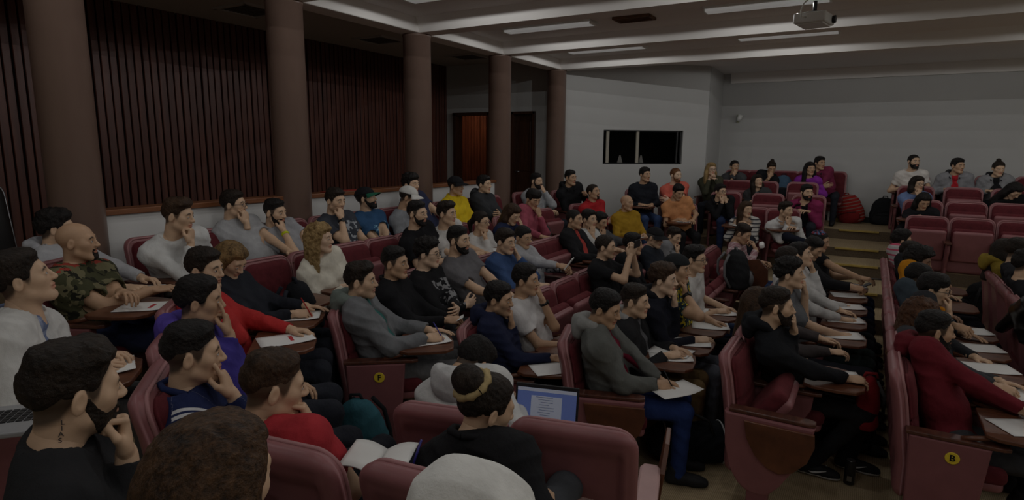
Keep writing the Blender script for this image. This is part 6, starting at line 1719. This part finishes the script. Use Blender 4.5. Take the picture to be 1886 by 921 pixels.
# white bottle and yellow cap on the landing
p = fl(1527, 406, Z_T[1])
bt = empty('bottle', p); tag(bt, 'clear white bottle on the stair landing beside the red backpack', 'bottle')
b = MB(); b.lathe([(0.036, 0), (0.038, 0.01), (0.038, 0.17), (0.016, 0.21), (0.014, 0.235)], 20); b.build('bottle_body', M_WHITEPL, bt)
b = MB(); b.lathe([(0.016, 0.232), (0.016, 0.252)], 16); b.build('bottle_cap', M_WHITEPL, bt)
p = fl(1546, 408, Z_T[1])
b = MB(); b.lathe([(0.001, 0.085), (0.05, 0.075), (0.082, 0.04), (0.09, 0.0)], 20); b.prism([(-0.08, -0.03), (0.08, -0.03), (0.07, -0.13), (0, -0.17), (-0.07, -0.13)], 0.0, 0.008)
tag(b.build('cap', noisy('mustard_cap', (0.30, 0.22, 0.05), 0.1, 20), None, p, (0, 0, 0.4), True), 'yellowish cap lying on the landing beside the red backpack', 'cap')
# black leather office chair at the far left
oc = empty('office_chair', (at_depth(8, 425, 4.7)[0], at_depth(8, 425, 4.7)[1], Z_CORR)); oc.rotation_euler = (0, 0, math.radians(-70))
tag(oc, 'black leather office chair with shiny rim by the wooden wall', 'office chair')
V, Q = lens_panel(zsamples(0.42, 1.12, 16, 0.1), 0.25, 0.12, 0.06, lambda z: -0.2 - 0.12 * (z - 0.42), 0.045, 20)
M_LEATHER = noisy('black_leather', (0.013, 0.012, 0.012), 0.1, 20, 0.32, 0.5, 0.1, 90)
obj('backrest', np_mesh('backrest', V, Q, M_LEATHER), oc)
b = MB(); b.tube(edge_path(0.252, 0.45, 1.122, 0.12, lambda z: -0.2 - 0.12 * (z - 0.42)), 0.012, 8); b.build('chrome_rim', M_METAL, oc)
b = MB(); b.box((0, 0.02, 0.44), (0.48, 0.46, 0.09), None, 0.035, 3); b.build('seat', M_LEATHER, oc, smooth=True)
b = MB(); b.tube([(0, 0, 0.40), (0, 0, 0.10)], 0.025, 12); b.build('gas_column', M_METAL, oc)
for k in range(5):
    b = MB(); a = k * 2 * PI / 5; b.tube([(0, 0, 0.10), (0.28 * math.cos(a), 0.28 * math.sin(a), 0.06)], [0.022, 0.014], 8)
    lg = b.build('leg', M_METAL, oc); b = MB(); b.lathe([(0.02, 0), (0.028, 0.02), (0.02, 0.05)], 12, Matrix.Translation((0.28 * math.cos(a), 0.28 * math.sin(a), 0.0))); b.build('caster', M_BLACK, lg)
# black padded sleeve of an unseen person, elbow on the chair back at the right edge
f = SDF((-0.25, -0.55, -0.35), (0.25, 0.55, 0.35), 0.009)
P0 = np.array(on_x(1845, 604, 1.13)); P1 = np.array(on_x(1893, 565, 1.13)); pc = (P0 + P1) / 2
f.cone(P0 - pc, (P1 - pc) * 0.2, 0.050, 0.062, 0.02); f.cone((P1 - pc) * 0.2, (P1 - pc) * 1.3, 0.062, 0.075, 0.02); f.cone((P1 - pc) * 0.6, (P1 - pc) * 0.6 + np.array((0.05, 0, -0.2)), 0.08, 0.06, 0.04); wrinkle(f, 0.006, 4)
V, Q = f.mesh(); tag(obj('coat', np_mesh('coat', V, Q, noisy('black_leather', (0.013, 0.012, 0.012))), None, tuple(pc)), 'black padded sleeve of a person beyond the right edge, over a chair back', 'coat')
# thin added box for the reddish strip on the parapet cap itself
b = MB(); b.box((0, 0, 0.005), (0.10, 0.50, 0.010), None, 0.002)
tag(b.build('cap_strip', noisy('red_cap_strip', (0.25, 0.03, 0.02), 0.1, 20), None, (XL, on_x(628, 348, XL)[1], 1.69)), 'reddish strip on the wooden parapet cap', 'cap_strip')
# open notebook and pen in the near row
p = at_depth(700, 850, 2.0)
nbk = empty('notebook', tuple(p), math.radians(25)); tag(nbk, 'open white notebook held by the person with the bun', 'notebook')
for s in (-1, 1):
    b = MB(); b.grid(lambda u, v, s=s: Vector((s * u * 0.11, (v - 0.5) * 0.17, 0.012 * math.sin(u * PI) + 0.03 * u)), 8, 4); o = b.build('page', M_PAPER, nbk); md = o.modifiers.new('thick', 'SOLIDIFY'); md.thickness = 0.006
b = MB(); b.tube([(0, 0.0, -0.02), (0.006, 0.0, -0.008), (0.028, 0.02, 0.07)], [0.001, 0.004, 0.004], 8)
tag(b.build('pen', M_BLUEPEN, None, tuple(at_depth(758, 850, 1.98)), (0, 0, 0.3)), 'dark blue pen standing up beside the open notebook', 'pen')
